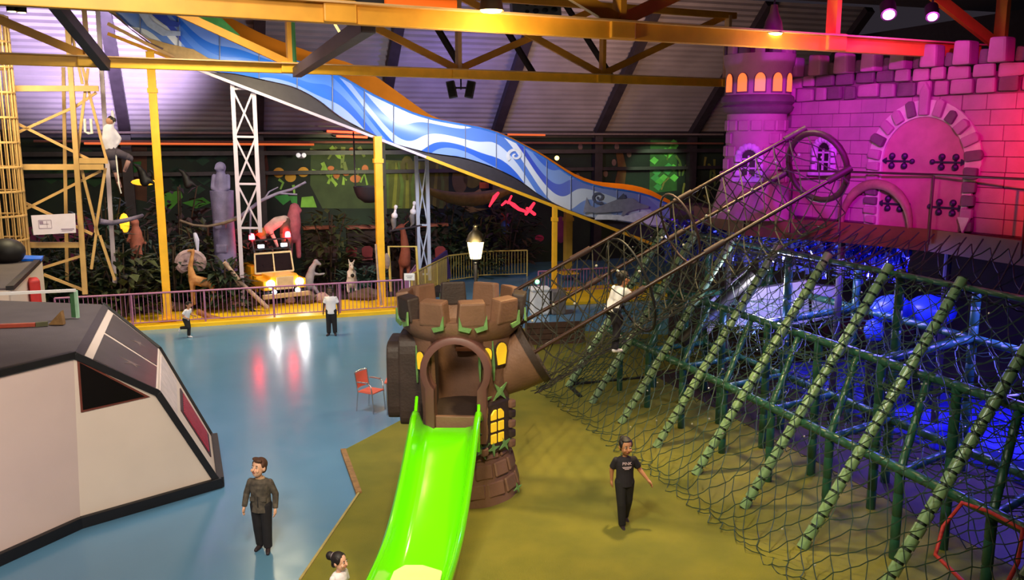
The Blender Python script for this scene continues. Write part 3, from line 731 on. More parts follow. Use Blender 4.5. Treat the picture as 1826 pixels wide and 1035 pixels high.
# nets: strands of rope woven as rhombs on a surface f(a, b)
def net(fn, na, nb, r, jit=.0, sag=.0, wrap_b=False, skip=None):
    m = MB(); RR = random.Random(na*31+nb); cache = {}
    def nd(i, j):
        k = (i, j % nb if wrap_b else j)
        if k not in cache:
            p = fn(i/na, (j/nb)); cache[k] = p + V3((RR.uniform(-jit, jit), RR.uniform(-jit, jit), RR.uniform(-jit, jit)))
        return cache[k]
    def strand(p, q):
        x, y, d = frame_for(q-p); mid = (p+q)/2 + V3((0, 0, -sag)) 
        ring = lambda c: [c + x*(r*math.cos(2*PI*k/3)) + y*(r*math.sin(2*PI*k/3)) for k in range(3)]
        m.add(ring(p)+ring(mid)+ring(q), [(k, (k+1) % 3, 3+(k+1) % 3, 3+k) for k in range(3)] + [(3+k, 3+(k+1) % 3, 6+(k+1) % 3, 6+k) for k in range(3)])
    for i in range(na):
        for j in range(nb+1 if not wrap_b else nb):
            if (i+j) % 2: continue
            for dj in (-1, 1):
                jj = j+dj
                if not wrap_b and (jj < 0 or jj > nb): continue
                if skip and skip((i+.5)/na, (j+jj)/2/nb): continue
                strand(nd(i, j), nd(i+1, jj))
            if i+2 <= na and not (skip and skip((i+1)/na, j/nb)) and False: strand(nd(i, j), nd(i+2, j))
        for j in range(nb+1 if not wrap_b else nb):
            if (i+j) % 2 == 0: continue
    return m
def slope(a, b, off=-.10):
    v = 19.6 - 13.2*a; t = b*1.0
    s = math.sin(PI*(((19.6-13.2*a) - 18.95)/1.5 % 1))
    return UV(UF-.75 + (UT-UF+.8)*t, v + .1*math.sin(9*t), .085 + (ZT-.1)*max(0, (t*1.12-.12))) + ZD*(.06*s*math.sin(PI*t)) + UD*off
hole_c = (0.792, .42)
cpx = PV(1750, 965, 8.6)
m = net(lambda a, b: slope(a, b), 78, 28, .0085, .045, .02)
m.build('slope_net', netm, frame)['kind'] = 'stuff'
def topnet(a, b):           # from the top of the poles up to the castle deck
    p = UV(UT, 19.0-12.2*a, ZT)
    q = G(1400, 400, DZ-.1).lerp(F2 + (F2-F15)*.9 - ZD*.1, a)
    r_ = p.lerp(q, b); return r_ - ZD*(.5*math.sin(PI*b))
net(topnet, 44, 10, .011, .04, .02).build('top_net', pm('net_dark', S(50, 50, 56), .8, 0, .3, 12), frame)['kind'] = 'stuff'
for k in range(22):          # dark suspension cords from the poles to the deck
    a = (k+.5)/22; pts = [topnet(a, j/6)+ZD*.12 for j in range(7)]
    MB().tube(pts, .013, 5).build('suspension_cord', MATS['net_dark'], frame)
net(lambda a, b: UV(9.0+3.4*b, 18.6-11.8*a, 2.42 - .25*math.sin(PI*b)*math.sin(5*PI*a)**2), 56, 18, .010, .05, .03).build('floor_net', netm, frame)['kind'] = 'stuff'
net(lambda a, b: UV(9.05+3.2*b, 18.6-11.8*a, 1.36 - .2*math.sin(PI*b)), 56, 16, .010, .05, .03).build('floor_net', netm, frame)['kind'] = 'stuff'
net(lambda a, b: UV(10.2+.2*b, 18.6-11.8*a, .1+3.6*b), 50, 18, .009, .05, .02).build('inner_net', netm, frame)['kind'] = 'stuff'
net(lambda a, b: UV(8.1+2.2*a, 19.2, .03+ (ZT-.3)*b*max(.05, a)), 16, 18, .010, .03, .02).build('end_net', netm, frame)['kind'] = 'stuff'
for k in range(46):           # small bright plastic clips that catch the light
    pass
clipm = pm('bright_clip', S(236, 236, 230), .15, .6, .05, 4)
cm = bpy.data.meshes.new('net_clip'); mm = MB().ball((0, 0, 0), .017, 6, 4); cm.from_pydata([tuple(p) for p in mm.v], [], mm.f); cm.materials.append(clipm)
RC = random.Random(5)
for k in range(110):
    a, b = RC.random(), RC.random(); o = bpy.data.objects.new('net_clip', cm); C.objects.link(o); o.parent = frame
    p = slope(a, b, -.13) if k % 2 else UV(9.05+3.2*b, 18.6-11.8*a, 1.38)
    o.location = p - wpos(frame)
for o in list(frame.children):
    for ch in o.children: ch.location = ch.location - wpos(o)
# red rope ring
rp = [(1716, 897), (1764, 913), (1824, 945), (1815, 1003), (1794, 1045), (1768, 1068), (1720, 1040), (1668, 990), (1682, 940)]
nrm = (pole_pt(8, 1)-pole_pt(8, 0)).cross(VD).normalized()
if nrm.z < 0: nrm = -nrm
def on_slope(px, py, off=.14):
    p0 = pole_pt(8, 0) + nrm*off; r = ray(px, py); return CAM + r*((p0-CAM).dot(nrm)/r.dot(nrm))
RP = poly_at(rp, on_slope)
o = MB().tube(RP, .026, 8, closed=True).build('red_rope_ring', pm('red_rope', S(226, 62, 62), .5, 0, .12, 20), None, smooth=60)
tag(o, 'seven-sided loop of red rope tied into the green net at the near corner', 'rope')

# ------------------------------------------------------------------ rope bridge from the tower up to the castle deck
Y0, Y1 = 14.35, 14.0
A0, A1 = D(918, 519, 14.55), D(1437, 229, 14.3)
B0, B1 = D(923, 580, 14.9), D(1411, 303, 14.75)
C0, C1 = D(949, 631, 14.05), D(1518, 299, 13.55)
bridge = thing('rope_bridge', 'brown-railed rope net bridge climbing from the tower to the castle deck', 'bridge', MC)
brm = pm('bridge_pole', S(66, 42, 34), .35, .15, .3, 4, spec=.6); slv = pm('pole_sleeve', S(62, 38, 40), .6, 0, .2, 4)
for nm, p, q, f0 in (('upper_rail', A0, A1, .20), ('far_rail', B0, B1, .25), ('near_rail', C0, C1, .3)):
    rl = MB().cyl(p, q, .032, 10).build(nm, brm, bridge, smooth=60)
    MB().cyl(p.lerp(q, f0), p.lerp(q, f0+.07), .052, 10).build('pole_sleeve', slv, rl, smooth=60)
    MB().cyl(p.lerp(q, .56), p.lerp(q, .62), .05, 10).build('pole_sleeve', slv, rl, smooth=60)
    MB().cyl(p.lerp(q, .93), p.lerp(q, 1.0), .055, 10).build('pole_sleeve', slv, rl, smooth=60)
def hoop(c, pts, r, name, mat): return MB().tube(pts, r, 8, closed=True).build(name, mat, bridge, smooth=60)
def ell(px, py, rx, ry, tilt, Y, n=28):
    out = []
    for i in range(n):
        a = 2*PI*i/n; x = rx*math.cos(a); y = ry*math.sin(a)
        out.append(D(px + x*math.cos(tilt) - y*math.sin(tilt), py + x*math.sin(tilt) + y*math.cos(tilt), Y - .5*math.cos(a)))
    return out
hoop(None, ell(1459, 297, 50, 62, -.45, 14.1), .05, 'end_hoop', slv)
hoop(None, ell(1126, 509, 30, 88, -.38, 14.35), .022, 'middle_hoop', M_black)
hoop(None, ell(1213, 408, 26, 66, -.4, 14.3), .02, 'middle_hoop', slv)
def bnet(a, b):
    A, B, Cc = A0.lerp(A1, a), B0.lerp(B1, a), C0.lerp(C1, a)
    z0 = MC.z - .60 + (DZ+.35-(MC.z-.60))*a
    Fn = V3((Cc.x, Cc.y+.12, z0 + .06)); Fm = V3(((B.x+Cc.x)/2, (B.y+Cc.y)/2, z0 - .1)); Ff = V3((B.x, B.y-.1, z0+.06))
    P = [A, A.lerp(Cc, .5) + V3((0, -.1, 0)), Cc, Cc.lerp(Fn, .55), Fn, Fm, Ff, Ff.lerp(B, .55), B, B.lerp(A, .5)]
    x = (b % 1)*len(P); i = int(x) % len(P); return P[i].lerp(P[(i+1) % len(P)], x-int(x))
net(bnet, 36, 16, .0105, .02, .015, wrap_b=True).build('bridge_net', pm('net_olive', S(56, 54, 44), .75, 0, .3, 12), bridge)['kind'] = 'stuff'
def skirt(a, b):         # slack net that hangs from the near rail down to the frame end
    Cc = C0.lerp(C1, a*.62 + .0); z0 = MC.z - .60 + (DZ+.35-(MC.z-.60))*a*.62
    p = V3((Cc.x, Cc.y+.1, z0)); g = UV(7.35 + .6*a, 19.2, .1).lerp(UV(9.6, 18.8, 2.0), a); return p.lerp(g, b) - ZD*.15*math.sin(PI*b)
net(skirt, 20, 14, .0095, .03, .02).build('skirt_net', MATS['net_olive'], bridge)['kind'] = 'stuff'
for k in range(14):
    q = (k+.5)/14; o = MB().ball(A0.lerp(C0, .4).lerp(A1.lerp(C1, .5), q) + V3((0, -.25, RC.uniform(-.3, .3))), .022, 8, 5).build('bridge_clip', clipm, bridge)
o = MB().ball(D(958, 503, 14.4), .04, 10, 6).build('rail_light', pm('green_led', S(140, 255, 170), .4, 0, 0, 2, emis=2), bridge)

# ------------------------------------------------------------------ what stands beyond the nets, under the deck
bluem = pm('blue_mat', S(70, 74, 220), .3, 0, .2, 2)
for i, (u, v, du, dv, z, h) in enumerate(((14.2, 16.4, 2.6, 2.2, .3, .5), (14.2, 13.8, 2.6, 2.6, .3, .5), (14.6, 11.0, 3.2, 2.6, .3, .5), (14.8, 8.2, 3.4, 2.6, .3, .5))):
    o = MB().ubox(u, v, z, du, dv, h).build('blue_mat', bluem, bevel=.06)
    tag(o, ['farthest blue soft mat beyond the climbing frame, by the lilac panels', 'second blue soft mat under the deck counted from the far end', 'third blue soft mat under the deck counted from the far end', 'nearest blue soft mat behind the climbing frame'][i], 'mat', 'blue mats beyond the frame')
lil = pm('lilac_panel', S(168, 162, 196), .45, 0, .12, 2)
for i, (pts, Y, lab) in enumerate(([[(1330, 520), (1440, 500), (1445, 580), (1290, 585)], 19.5, 'large lilac-grey panel standing behind the nets under the deck'],
                                   [[(1255, 545), (1332, 482), (1338, 498), (1262, 600)], 19.9, 'narrow lilac-grey ramp panel beside the black tube'],
                                   [[(1450, 510), (1500, 512), (1500, 560), (1450, 575)], 19.2, 'short purple-grey panel right of the large lilac one'])):
    P = [D(x, y, Y) for x, y in pts]; o = MB().prism(P, (.05, .25, 0)).build('soft_barrier', lil, bevel=.02); tag(o, lab, 'panel')
o = MB().tube([D(1340, 490, 18.6), D(1300, 528, 18.4), D(1215, 612, 18.0)], [.13, .14, .14], 14).build('black_tube', M_black, None, smooth=50)
tag(o, 'thick black tube slanting down behind the rope bridge', 'tube')
bub = pm('blue_cushion', S(60, 90, 235), .3, 0, .2, 3)
for i, (px, py, rx, rz, lab) in enumerate(((1590, 552, .42, .3, 'bright blue domed cushion showing through the nets'), (1660, 555, .5, .34, 'larger blue domed cushion right of the bright one'), (1560, 590, .22, .26, 'small dark-blue barrel cushion below the domes'))):
    P = D(px, py, 17.4); o = MB().ball(P, (rx, rx*.8, rz), 18, 10).build('soft_dome', bub, None, smooth=0); tag(o, lab, 'cushion')
    o2 = MB().cyl(P - ZD*P.z, P - ZD*rz*.5, rx*.55, 16).build('pedestal', M_black, o)
    o2.location = o2.location
# shimmering blue foil strips
foil = pm('blue_foil', S(130, 140, 255), .1, .85, .3, 10)
mf = MB(); RF = random.Random(9)
for k in range(420):
    t = RF.random(); p = V3((3.9, 21.0, 0)).lerp(V3((8.0, 17.2, 0)), t) + V3((RF.uniform(-.2, .2), RF.uniform(0, .8), 0)); z = DZ - .3 - RF.random()*.15; L_ = RF.uniform(.25, .95)
    x = RF.uniform(-.1, .1); w_ = RF.uniform(.03, .06); tw = RF.uniform(-1, 1)
    pts = [p + V3((x*j/4 + .04*math.sin(j*2+k), .05*math.cos(j*1.7+k), z - L_*j/4)) for j in range(5)]
    vs = []
    for j, q in enumerate(pts):
        a = tw + j*.8; vs += [q + V3((math.cos(a)*w_, math.sin(a)*w_, 0)), q - V3((math.cos(a)*w_, math.sin(a)*w_, 0))]
    mf.add(vs, [(2*j, 2*j+1, 2*j+3, 2*j+2) for j in range(4)])
o = mf.build('foil_curtain', foil, fix=False); tag(o, 'curtain of shiny blue and silver foil strips hanging under the castle deck', 'foil curtain', kind='stuff')
lamp('blue_show_light', 'AREA', (6.6, 17.0, 3.7), 260, (.15, .12, 1), (7.2, 16, 0), 1.0)
lamp('blue_show_light', 'AREA', (8.8, 14.0, 3.6), 380, (.14, .11, 1), (9.0, 13.6, 0), 1.5)
lamp('blue_show_light', 'AREA', (5.0, 17.6, 2.0), 60, (.2, .25, 1), (5.0, 18.0, 3.6), .6)
lamp('pit_light', 'POINT', (5.4, 18.2, 2.9), 110, (1, .95, 1), None, .2)
# back wall of the pit
o = MB().bar(V3((4.6, 25.0, 2.0)), V3((18.0, 17.6, 2.0)), .2, 4.2).build('pit_back_wall', pm('pit_wall', S(64, 48, 60), .8, 0, .3, 2)); struct(o)
pitf = MB().prism([UV(10.4, 19.5, .005), UV(22, 19.5, .005), UV(22, 6, .005), UV(10.4, 6, .005)], (0, 0, .05)).build('pit_floor', pm('pit_floor', S(70, 52, 44), .6, 0, .3, 2)); struct(pitf)
# ------------------------------------------------------------------ white pod at the left
P = {}
P['b0'] = G(0, 1008); P['b1'] = G(144, 942); P['b2'] = G(394, 869); P['b3'] = G(383, 788)
P['t1'] = D(131, 633, 13.2); P['t0'] = D(0, 662, 12.24); P['t0'].z = P['t1'].z
P['s2'] = D(281, 701, 14.3); P['s3'] = D(284, 622, 17.4); P['t3'] = D(183, 543, 17.3)
def on_plane(px, py, a, b, c):
    n = (b-a).cross(c-a); r = ray(px, py); return CAM + r*((a-CAM).dot(n)/r.dot(n))
P['s2'] = on_plane(281, 701, P['b1'], P['b2'], P['t1']); P['s3'] = on_plane(284, 622, P['b2'], P['b3'], P['s2']); P['t3'] = on_plane(183, 543, P['t1'], P['s2'], P['s3'])
# extend past the frame
P['bx'] = P['b0'] + (P['b0']-P['b1'])*1.6; P['tx'] = P['t0'] + (P['b0']-P['b1'])*1.6
zt = P['t1'].z
pod = thing('play_pod', 'large white wedge-shaped play cabin with black trim at the left', 'play cabin', P['b1'])
podw = pm('pod_white', S(232, 212, 196), .5, 0, .05, 1.2); podg = pm('pod_roof', S(92, 82, 84), .75, 0, .15, 2, .2, 60)
def facep(names, name, mat, th=.06, inward=None):
    pts = [P[n] if isinstance(n, str) else n for n in names]; nr = (pts[1]-pts[0]).cross(pts[2]-pts[0]).normalized()
    c = sum(pts, V3())/len(pts); inside = V3((-8.5, 15.0, 1.0))
    if nr.dot(inside-c) < 0: nr = -nr
    return MB().prism(pts, nr*th).build(name, mat, pod), -nr
Lf, Ln = facep(['b1', 'b2', 's2', 't1'], 'side_panel', podw)
Lg, Ln2 = facep(['bx', 'b1', 't1', 'tx'], 'side_panel', pm('pod_pinkish', S(226, 200, 192), .5, 0, .05, 1.2))
Nf, Nn = facep(['b2', 'b3', 's3', 's2'], 'nose_panel', podw)
farx = V3((-14, 12.5, zt)); fary = V3((-14.5, 18.5, zt))
Wf, Wn = facep(['s2', 's3', 't3', 't1'], 'windscreen_panel', podw)
facep(['t1', 't3', fary, farx, 'tx'], 'roof_panel', podg, .05)
b4 = G(250, 640); b4 = V3((P['t3'].x-.3, P['t3'].y+.3, 0))
facep(['b3', b4, 't3', 's3'], 'far_panel', podw)
facep([b4, V3((fary.x, fary.y, 0)), fary, 't3'], 'far_panel', podw)
def lerp2(a, b, c, d, s, t): return a.lerp(b, s).lerp(d.lerp(c, s), t)
# windscreen panes (two dark panes divided by a white bar)
q = lambda s, t, o=0.0: lerp2(P['t1'], P['s2'], P['s3'], P['t3'], s, t) + Wn*o
gl = pm('smoked_pane', S(78, 68, 72), .35, 0, .25, 3, spec=.6)
for t0, t1 in ((.05, .50), (.54, .96)):
    MB().prism([q(.20, t0), q(.97, t0), q(.97, t1), q(.20, t1)], Wn*.015).build('windscreen_pane', gl, pod)
MB().prism([q(0, 0, .0), q(.10, 0), q(.10, 1), q(0, 1)], Wn*.02).build('brow_trim', pm('brow_grey', S(70, 60, 68), .6), pod)
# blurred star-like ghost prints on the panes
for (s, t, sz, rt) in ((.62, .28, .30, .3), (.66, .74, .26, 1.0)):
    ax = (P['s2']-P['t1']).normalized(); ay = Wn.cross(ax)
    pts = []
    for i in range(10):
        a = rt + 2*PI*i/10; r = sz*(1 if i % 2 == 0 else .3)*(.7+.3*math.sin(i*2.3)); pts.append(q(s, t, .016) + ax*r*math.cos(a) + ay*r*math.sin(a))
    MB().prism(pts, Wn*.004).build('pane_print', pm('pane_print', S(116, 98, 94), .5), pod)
# triangular window with a thin red-brown frame
def tri(px): 
    r = [ray(x, y) for x, y in px]; return [CAM + d*((P['b1']-CAM).dot(Ln)/d.dot(Ln)) for d in r]
MB().prism(tri([(137, 641), (267, 708), (144, 736)]), -Ln*.0 + Ln*.02).build('window_frame', pm('frame_redbrown', S(120, 58, 46), .5), pod)
MB().prism([p for p in tri([(141, 647), (257, 707), (147, 731)])], Ln*.035).build('triangular_window', pm('window_black', S(18, 12, 12), .3), pod)
# black trims
m = MB()
for a, b in (('tx', 't1'), ('t1', 's2'), ('s2', 'b2')): m.bar(P[a], P[b], .11, .11)
m.build('edge_trim', M_black, pod, bevel=.01)
m = MB()
for a, b in (('bx', 'b1'), ('b1', 'b2'), ('b2', 'b3')): m.bar(P[a]+ZD*.09, P[b]+ZD*.09, .12, .18)
m.build('bottom_trim', M_black, pod, bevel=.01)
m = MB(); m.bar(P['s3'], P['b3'], .07, .07); m.bar(P['t3'], P['s3'], .07, .07); m.build('edge_trim', M_black, pod)
# red grille on the nose
n_ = lambda s, t, o=0.0: lerp2(P['s2'], P['b2'], P['b3'], P['s3'], s, t) + Nn*o
MB().prism([n_(.36, .34), n_(.86, .34), n_(.86, .84), n_(.36, .84)], Nn*.02).build('grille_frame', pm('grille_dark', S(60, 34, 44), .5), pod)
for k in range(9):
    t0 = .37 + k*.05; MB().prism([n_(.40, t0, .02), n_(.82, t0, .02), n_(.82, t0+.03, .02), n_(.40, t0+.03, .02)], Nn*.015).build('grille_bar', pm('grille_red', S(176, 40, 66), .4), pod)
MB().prism([n_(.03, .10), n_(.30, .10), n_(.30, .9), n_(.03, .9)], Nn*.012).build('nose_inset', pm('nose_inset', S(226, 208, 204), .5), pod)
# low rail standing on the roof, bar lying on it
r0 = G(0, 524, zt+.9); fr = thing('roof_guard', 'thin white and green guard frame standing on the dark pod roof', 'guard rail', G(138, 567, zt))
g1, g0 = G(139, 567, zt), G(-60, 590, zt)
gt = D(135, 518, g1.y)
MB().bar(D(-60, 527, g0.y), gt, .06, .05).build('guard_top', M_white, fr); MB().bar(g1, gt, .05, .05).build('guard_post', pm('mint', S(180, 226, 190), .4), fr)
MB().prism([g1 + V3((-.05, .02, 0)), gt + V3((-.05, .02, 0)), gt + V3((-.14, .04, 0)), g1 + V3((-.14, .04, 0))], (0, .02, 0)).build('guard_strip', pm('green_strip', S(80, 130, 84), .5), fr)
o = MB().bar(G(-30, 587, zt)+ZD*.04, G(64, 583, zt)+ZD*.04, .08, .07).build('painted_bar', pm('red_bar', S(178, 74, 52), .5), bevel=.01)
tag(o, 'faded red bar lying across the dark pod roof', 'bar')
MB().bar(G(64, 583, zt)+ZD*.04, G(86, 581, zt)+ZD*.04, .085, .075).build('bar_end', pm('olive_end', S(86, 84, 50), .6), o)
g = G(85, 580, zt); o = MB().prism([g, g + V3((.28, 0, 0)), g + V3((.26, 0, .26))], (0, .1, 0)).build('timber_wedge', M_wood, bevel=.01); tag(o, 'small brown wooden wedge at the end of the red bar on the roof', 'wedge')
# second pod behind
Zb = 2.6
bp = [G(-90, 520, Zb), G(18, 518, Zb), G(75, 462, Zb), G(-60, 462, Zb)]
pod2 = thing('play_pod', 'smaller white cabin with grey roof behind the large pod, far left', 'play cabin', V3((bp[1].x, bp[1].y, 0)))
MB().prism(bp, (0, 0, .05)).build('roof_panel', podg, pod2)
for i, (a, b) in enumerate(((0, 1), (1, 2), (2, 3))): MB().prism([bp[a]*1.0, bp[b]*1.0, V3((bp[b].x, bp[b].y, 0)), V3((bp[a].x, bp[a].y, 0))], (-.02, -.04, 0)).build('side_panel', podw, pod2)
MB().bar(bp[1]+ZD*.05, bp[2]+ZD*.05, .16, .1).build('edge_trim', M_black, pod2)
rb_ = bp[1].lerp(bp[2], .5); MB().box(V3((rb_.x+.12, rb_.y, Zb-.55)), (.25, .6, .8), .6).build('red_block', pm('red_block', S(205, 44, 40), .5), pod2, bevel=.05)
o = MB().prism([G(38, 466, Zb+.06), G(74, 466, Zb+.06), G(78, 460, Zb+.06), G(40, 459, Zb+.06)], (0, 0, .06)).build('blue_cushion', pm('bright_blue', S(20, 110, 245), .35), None); tag(o, 'bright blue flat cushion on the far corner of the grey roof', 'cushion')
p = G(14, 468, Zb+.05); o = MB().ball(p + ZD*.3, (.48, .4, .36), 16, 10).build('black_bundle', M_black, None, smooth=0); tag(o, 'black rounded bundle sitting on the roof beneath the wire cage', 'bundle')
# ------------------------------------------------------------------ long wave-painted slide and its supports
SV = 30.6
bs = thing('wave_slide', 'very long slide with blue wave-painted sides crossing the hall on posts', 'slide', PV(675, 550, SV))
near_top = [(196, -25), (290, 8), (400, 66), (465, 98), (540, 112), (609, 137), (661, 168), (736, 203), (774, 214), (860, 229), (888, 238), (938, 263), (981, 289), (1009, 309), (1037, 325), (1074, 335), (1123, 341), (1160, 350), (1195, 368)]
near_bot = [(160, -5), (228, 45), (300, 100), (352, 125), (420, 131), (525, 154), (568, 177), (603, 206), (640, 227), (698, 255), (762, 272), (829, 281), (879, 297), (926, 320), (957, 345), (987, 362), (1018, 376), (1049, 387), (1100, 394), (1165, 404), (1195, 410)]
far_top = [(150, -60), (330, -10), (470, 62), (560, 95), (625, 112), (661, 130), (704, 160), (774, 211), (860, 226), (900, 239), (970, 276), (1020, 309), (1058, 324), (1123, 329), (1160, 338), (1200, 362)]
def interp(tab, x):
    for (x0, y0), (x1, y1) in zip(tab, tab[1:]):
        if x0 <= x <= x1: return y0 + (y1-y0)*(x-x0)/(x1-x0)
    return tab[0][1] if x < tab[0][0] else tab[-1][1]
def sm(tab, x): return (interp(tab, x-14)+interp(tab, x)*2+interp(tab, x+14))/4
def wave_mat():
    m = bpy.data.materials.new('wave_paint'); m.use_nodes = True; nt = m.node_tree; L = nt.links; b = nt.nodes['Principled BSDF']
    uv = nt.nodes.new('ShaderNodeUVMap'); uv.uv_map = 'wave'
    sep = nt.nodes.new('ShaderNodeSeparateXYZ'); L.new(uv.outputs[0], sep.inputs[0])
    def math_(op, a, b_=None, c=None):
        n = nt.nodes.new('ShaderNodeMath'); n.operation = op
        for i, q in enumerate((a, b_, c)):
            if q is None: continue
            if isinstance(q, (int, float)): n.inputs[i].default_value = q
            else: L.new(q, n.inputs[i])
        return n.outputs[0]
    X, Y = sep.outputs[0], sep.outputs[1]
    s1 = math_('SINE', math_('MULTIPLY', X, 1.15)); s2 = math_('SINE', math_('ADD', math_('MULTIPLY', X, 2.1), math_('MULTIPLY', Y, 2.2)))
    val = math_('ADD', math_('MULTIPLY', Y, .64), math_('ADD', math_('MULTIPLY', s1, .20), math_('MULTIPLY', s2, .10)))
    fr = math_('FRACT', math_('ADD', val, math_('MULTIPLY', X, .06)))
    cr = nt.nodes.new('ShaderNodeValToRGB'); cr.color_ramp.interpolation = 'CONSTANT'; L.new(fr, cr.inputs[0])
    cols = [(0, S(232, 236, 246)), (.20, S(72, 92, 210)), (.36, S(136, 168, 236)), (.52, S(60, 108, 222)), (.64, S(214, 224, 244)), (.8, S(96, 136, 222))]
    e = cr.color_ramp.elements
    while len(e) < len(cols): e.new(.5)
    for el, (p, c) in zip(e, cols): el.position = p; el.color = (*c, 1)
    # the lower end has a greyer paint, the upper part a plainer sky blue
    mr = nt.nodes.new('ShaderNodeMapRange'); mr.inputs[1].default_value = 11.5; mr.inputs[2].default_value = 14.5; L.new(X, mr.inputs[0])
    mx = nt.nodes.new('ShaderNodeMix'); mx.data_type = 'RGBA'; L.new(math_('MULTIPLY', mr.outputs[0], .55), mx.inputs[0]); L.new(cr.outputs[0], mx.inputs[6]); mx.inputs[7].default_value = (*S(168, 180, 196), 1)
    mr2 = nt.nodes.new('ShaderNodeMapRange'); mr2.inputs[1].default_value = 7.5; mr2.inputs[2].default_value = 4.0; L.new(X, mr2.inputs[0])
    up = math_('MULTIPLY', mr2.outputs[0], math_('GREATER_THAN', X, -0.4))
    mx2 = nt.nodes.new('ShaderNodeMix'); mx2.data_type = 'RGBA'; L.new(math_('MULTIPLY', up, .72), mx2.inputs[0]); L.new(mx.outputs[2], mx2.inputs[6]); mx2.inputs[7].default_value = (*S(42, 124, 240), 1)
    L.new(mx2.outputs[2], b.inputs['Base Color']); b.inputs['Roughness'].default_value = .35
    return m
wm = wave_mat()
seams = [170, 250, 318, 392, 462, 530, 593, 650, 702, 764, 830, 885, 935, 975, 1018, 1058, 1100, 1140, 1195]
ref = uv_of(PV(350, 125, SV))[0]
def wall_panel(x0, x1):
    nx, ny = 8, 6; me = bpy.data.meshes.new('wave_panel'); vs = []; uvs = []
    for side in (0, 1):
        for j in range(ny+1):
            for i in range(nx+1):
                x = x0 + (x1-x0)*i/nx + (.6 if i == 0 else -.6 if i == nx else 0)
                yt, yb = sm(near_top, x), sm(near_bot, x)
                y = yb + (yt-yb)*j/ny; t = j/ny
                p = PV(x, y, SV - .10*math.sin(PI*t) + .05*side)
                vs.append(p); uvs.append((uv_of(p)[0]-ref, t*((yb-yt)/70)**.6))
    N = (nx+1)*(ny+1); fs = []
    for j in range(ny):
        for i in range(nx):
            a = j*(nx+1)+i; fs.append((a, a+1, a+nx+2, a+nx+1)); fs.append((N+a, N+a+nx+1, N+a+nx+2, N+a+1))
    bd = [i for i in range(nx)] + [j*(nx+1)+nx for j in range(ny)] + [ny*(nx+1)+i for i in range(nx, 0, -1)] + [j*(nx+1) for j in range(ny, 0, -1)]
    for k in range(len(bd)): a, b = bd[k], bd[(k+1) % len(bd)]; fs.append((b, a, N+a, N+b))
    off = wpos(bs); me.from_pydata([p-off for p in vs], [], fs)
    ul = me.uv_layers.new(name='wave')
    for lp_ in me.loops: ul.data[lp_.index].uv = uvs[lp_.vertex_index]
    me.materials.append(wm); me.polygons.foreach_set('use_smooth', [True]*len(me.polygons)); me.set_sharp_from_angle(angle=.6)
    o = bpy.data.objects.new('wave_panel', me); C.objects.link(o); o.parent = bs
    return o
for a, b in zip(seams, seams[1:]): wall_panel(a, b)
for x in seams[1:-1]:
    yt, yb = sm(near_top, x), sm(near_bot, x)
    MB().tube([PV(x, yb + (yt-yb)*j/6, SV - .10*math.sin(PI*j/6) - .02) for j in range(7)], .018, 5).build('panel_seam', pm('seam_grey', S(128, 136, 166), .4), bs)
# near top lip and chute bed, far inner wall in orange
xs = [170 + (1195-170)*i/60 for i in range(61)]
VF = SV + 1.5
pf = [(PV(x, sm(near_top, x), SV+.02), PV(x, sm(near_bot, x), SV)) for x in xs]
m = MB(); m.tube([p[0] for p in pf], .05, 6); m.build('top_lip', pm('lip_blue', S(70, 130, 220), .4), bs, smooth=60)
bed = MB(); vs = []; fs = []
for a, b in pf:
    mid = b + ZD*.35
    for k in range(5): vs.append(mid + VD*(.05 + (1.4)*k/4) - ZD*(.12*math.sin(PI*k/4)))
for i in range(60):
    for k in range(4): fs.append((i*5+k, i*5+k+1, (i+1)*5+k+1, (i+1)*5+k))
n0 = len(vs); vs += [p - ZD*.05 for p in vs[:n0]]
fs += [(d+n0, c+n0, b_+n0, a+n0) for a, b_, c, d in fs[:]]
bed.add(vs, fs).build('chute_bed', pm('bed_grey', S(96, 100, 120), .35), bs, smooth=40)
orm = pm('slide_orange', S(206, 116, 6), .75, 0, .1, 2, spec=.2)
m = MB(); vs = []; fs = []
for i, x in enumerate(xs):
    u = uv_of(PV(x, 200, SV))[0]; zt_ = PV(x, sm(near_top, x), SV).z; zb_ = PV(x, sm(near_bot, x), SV).z
    top = PV(x, sm(far_top, x), VF); lo = PV(x, sm(near_top, x)+40, VF)
    vs += [top, lo, top + VD*.06, lo + VD*.06]
for i in range(60):
    a, b = 4*i, 4*i+4; fs += [(a, a+1, b+1, b), (a+2, b+2, b+3, a+3), (a, b, b+2, a+2), (a+1, a+3, b+3, b+1)]
m.add(vs, fs).build('far_side', orm, bs)
# straight beams beneath
bm_pts = ((352, 124), (1165, 436))
def under(off, x): y = 124 + (436-124)*((x-352)/(1165-352)); return y + off
for nm, dy, v, r, mt in (('edge_beam', 0, SV-.05, .06, M_yel), ('under_beam', -5, SV+.3, .05, M_lilac), ('under_beam', -7, SV+.8, .05, M_dark), ('under_beam', -9, SV+1.3, .05, M_lilac)):
    p0, p1 = PV(352, 124+dy, v), PV(1165, 436+dy*.5, v)
    if nm == 'edge_beam':
        mid = p0.lerp(p1, .45); MB().bar(p0, mid, .12, .09).build(nm, M_lilac, bs); MB().bar(mid, p1, .12, .11).build(nm, mt, bs)
    else: MB().bar(p0, p1, .08, .09).build(nm, mt, bs)
# plywood-dark web between beam and hull
m = MB(); vs = []; fs = []
for i in range(41):
    x = 352 + (1165-352)*i/40; vs += [PV(x, min(sm(near_bot, x)+2, under(0, x)-1), SV+.12), PV(x, under(0, x)-1, SV+.12)]
for i in range(40): fs.append((2*i, 2*i+1, 2*i+3, 2*i+2))
m.add(vs, fs).build('under_web', pm('web_dark', S(52, 46, 54), .6), bs, fix=False)
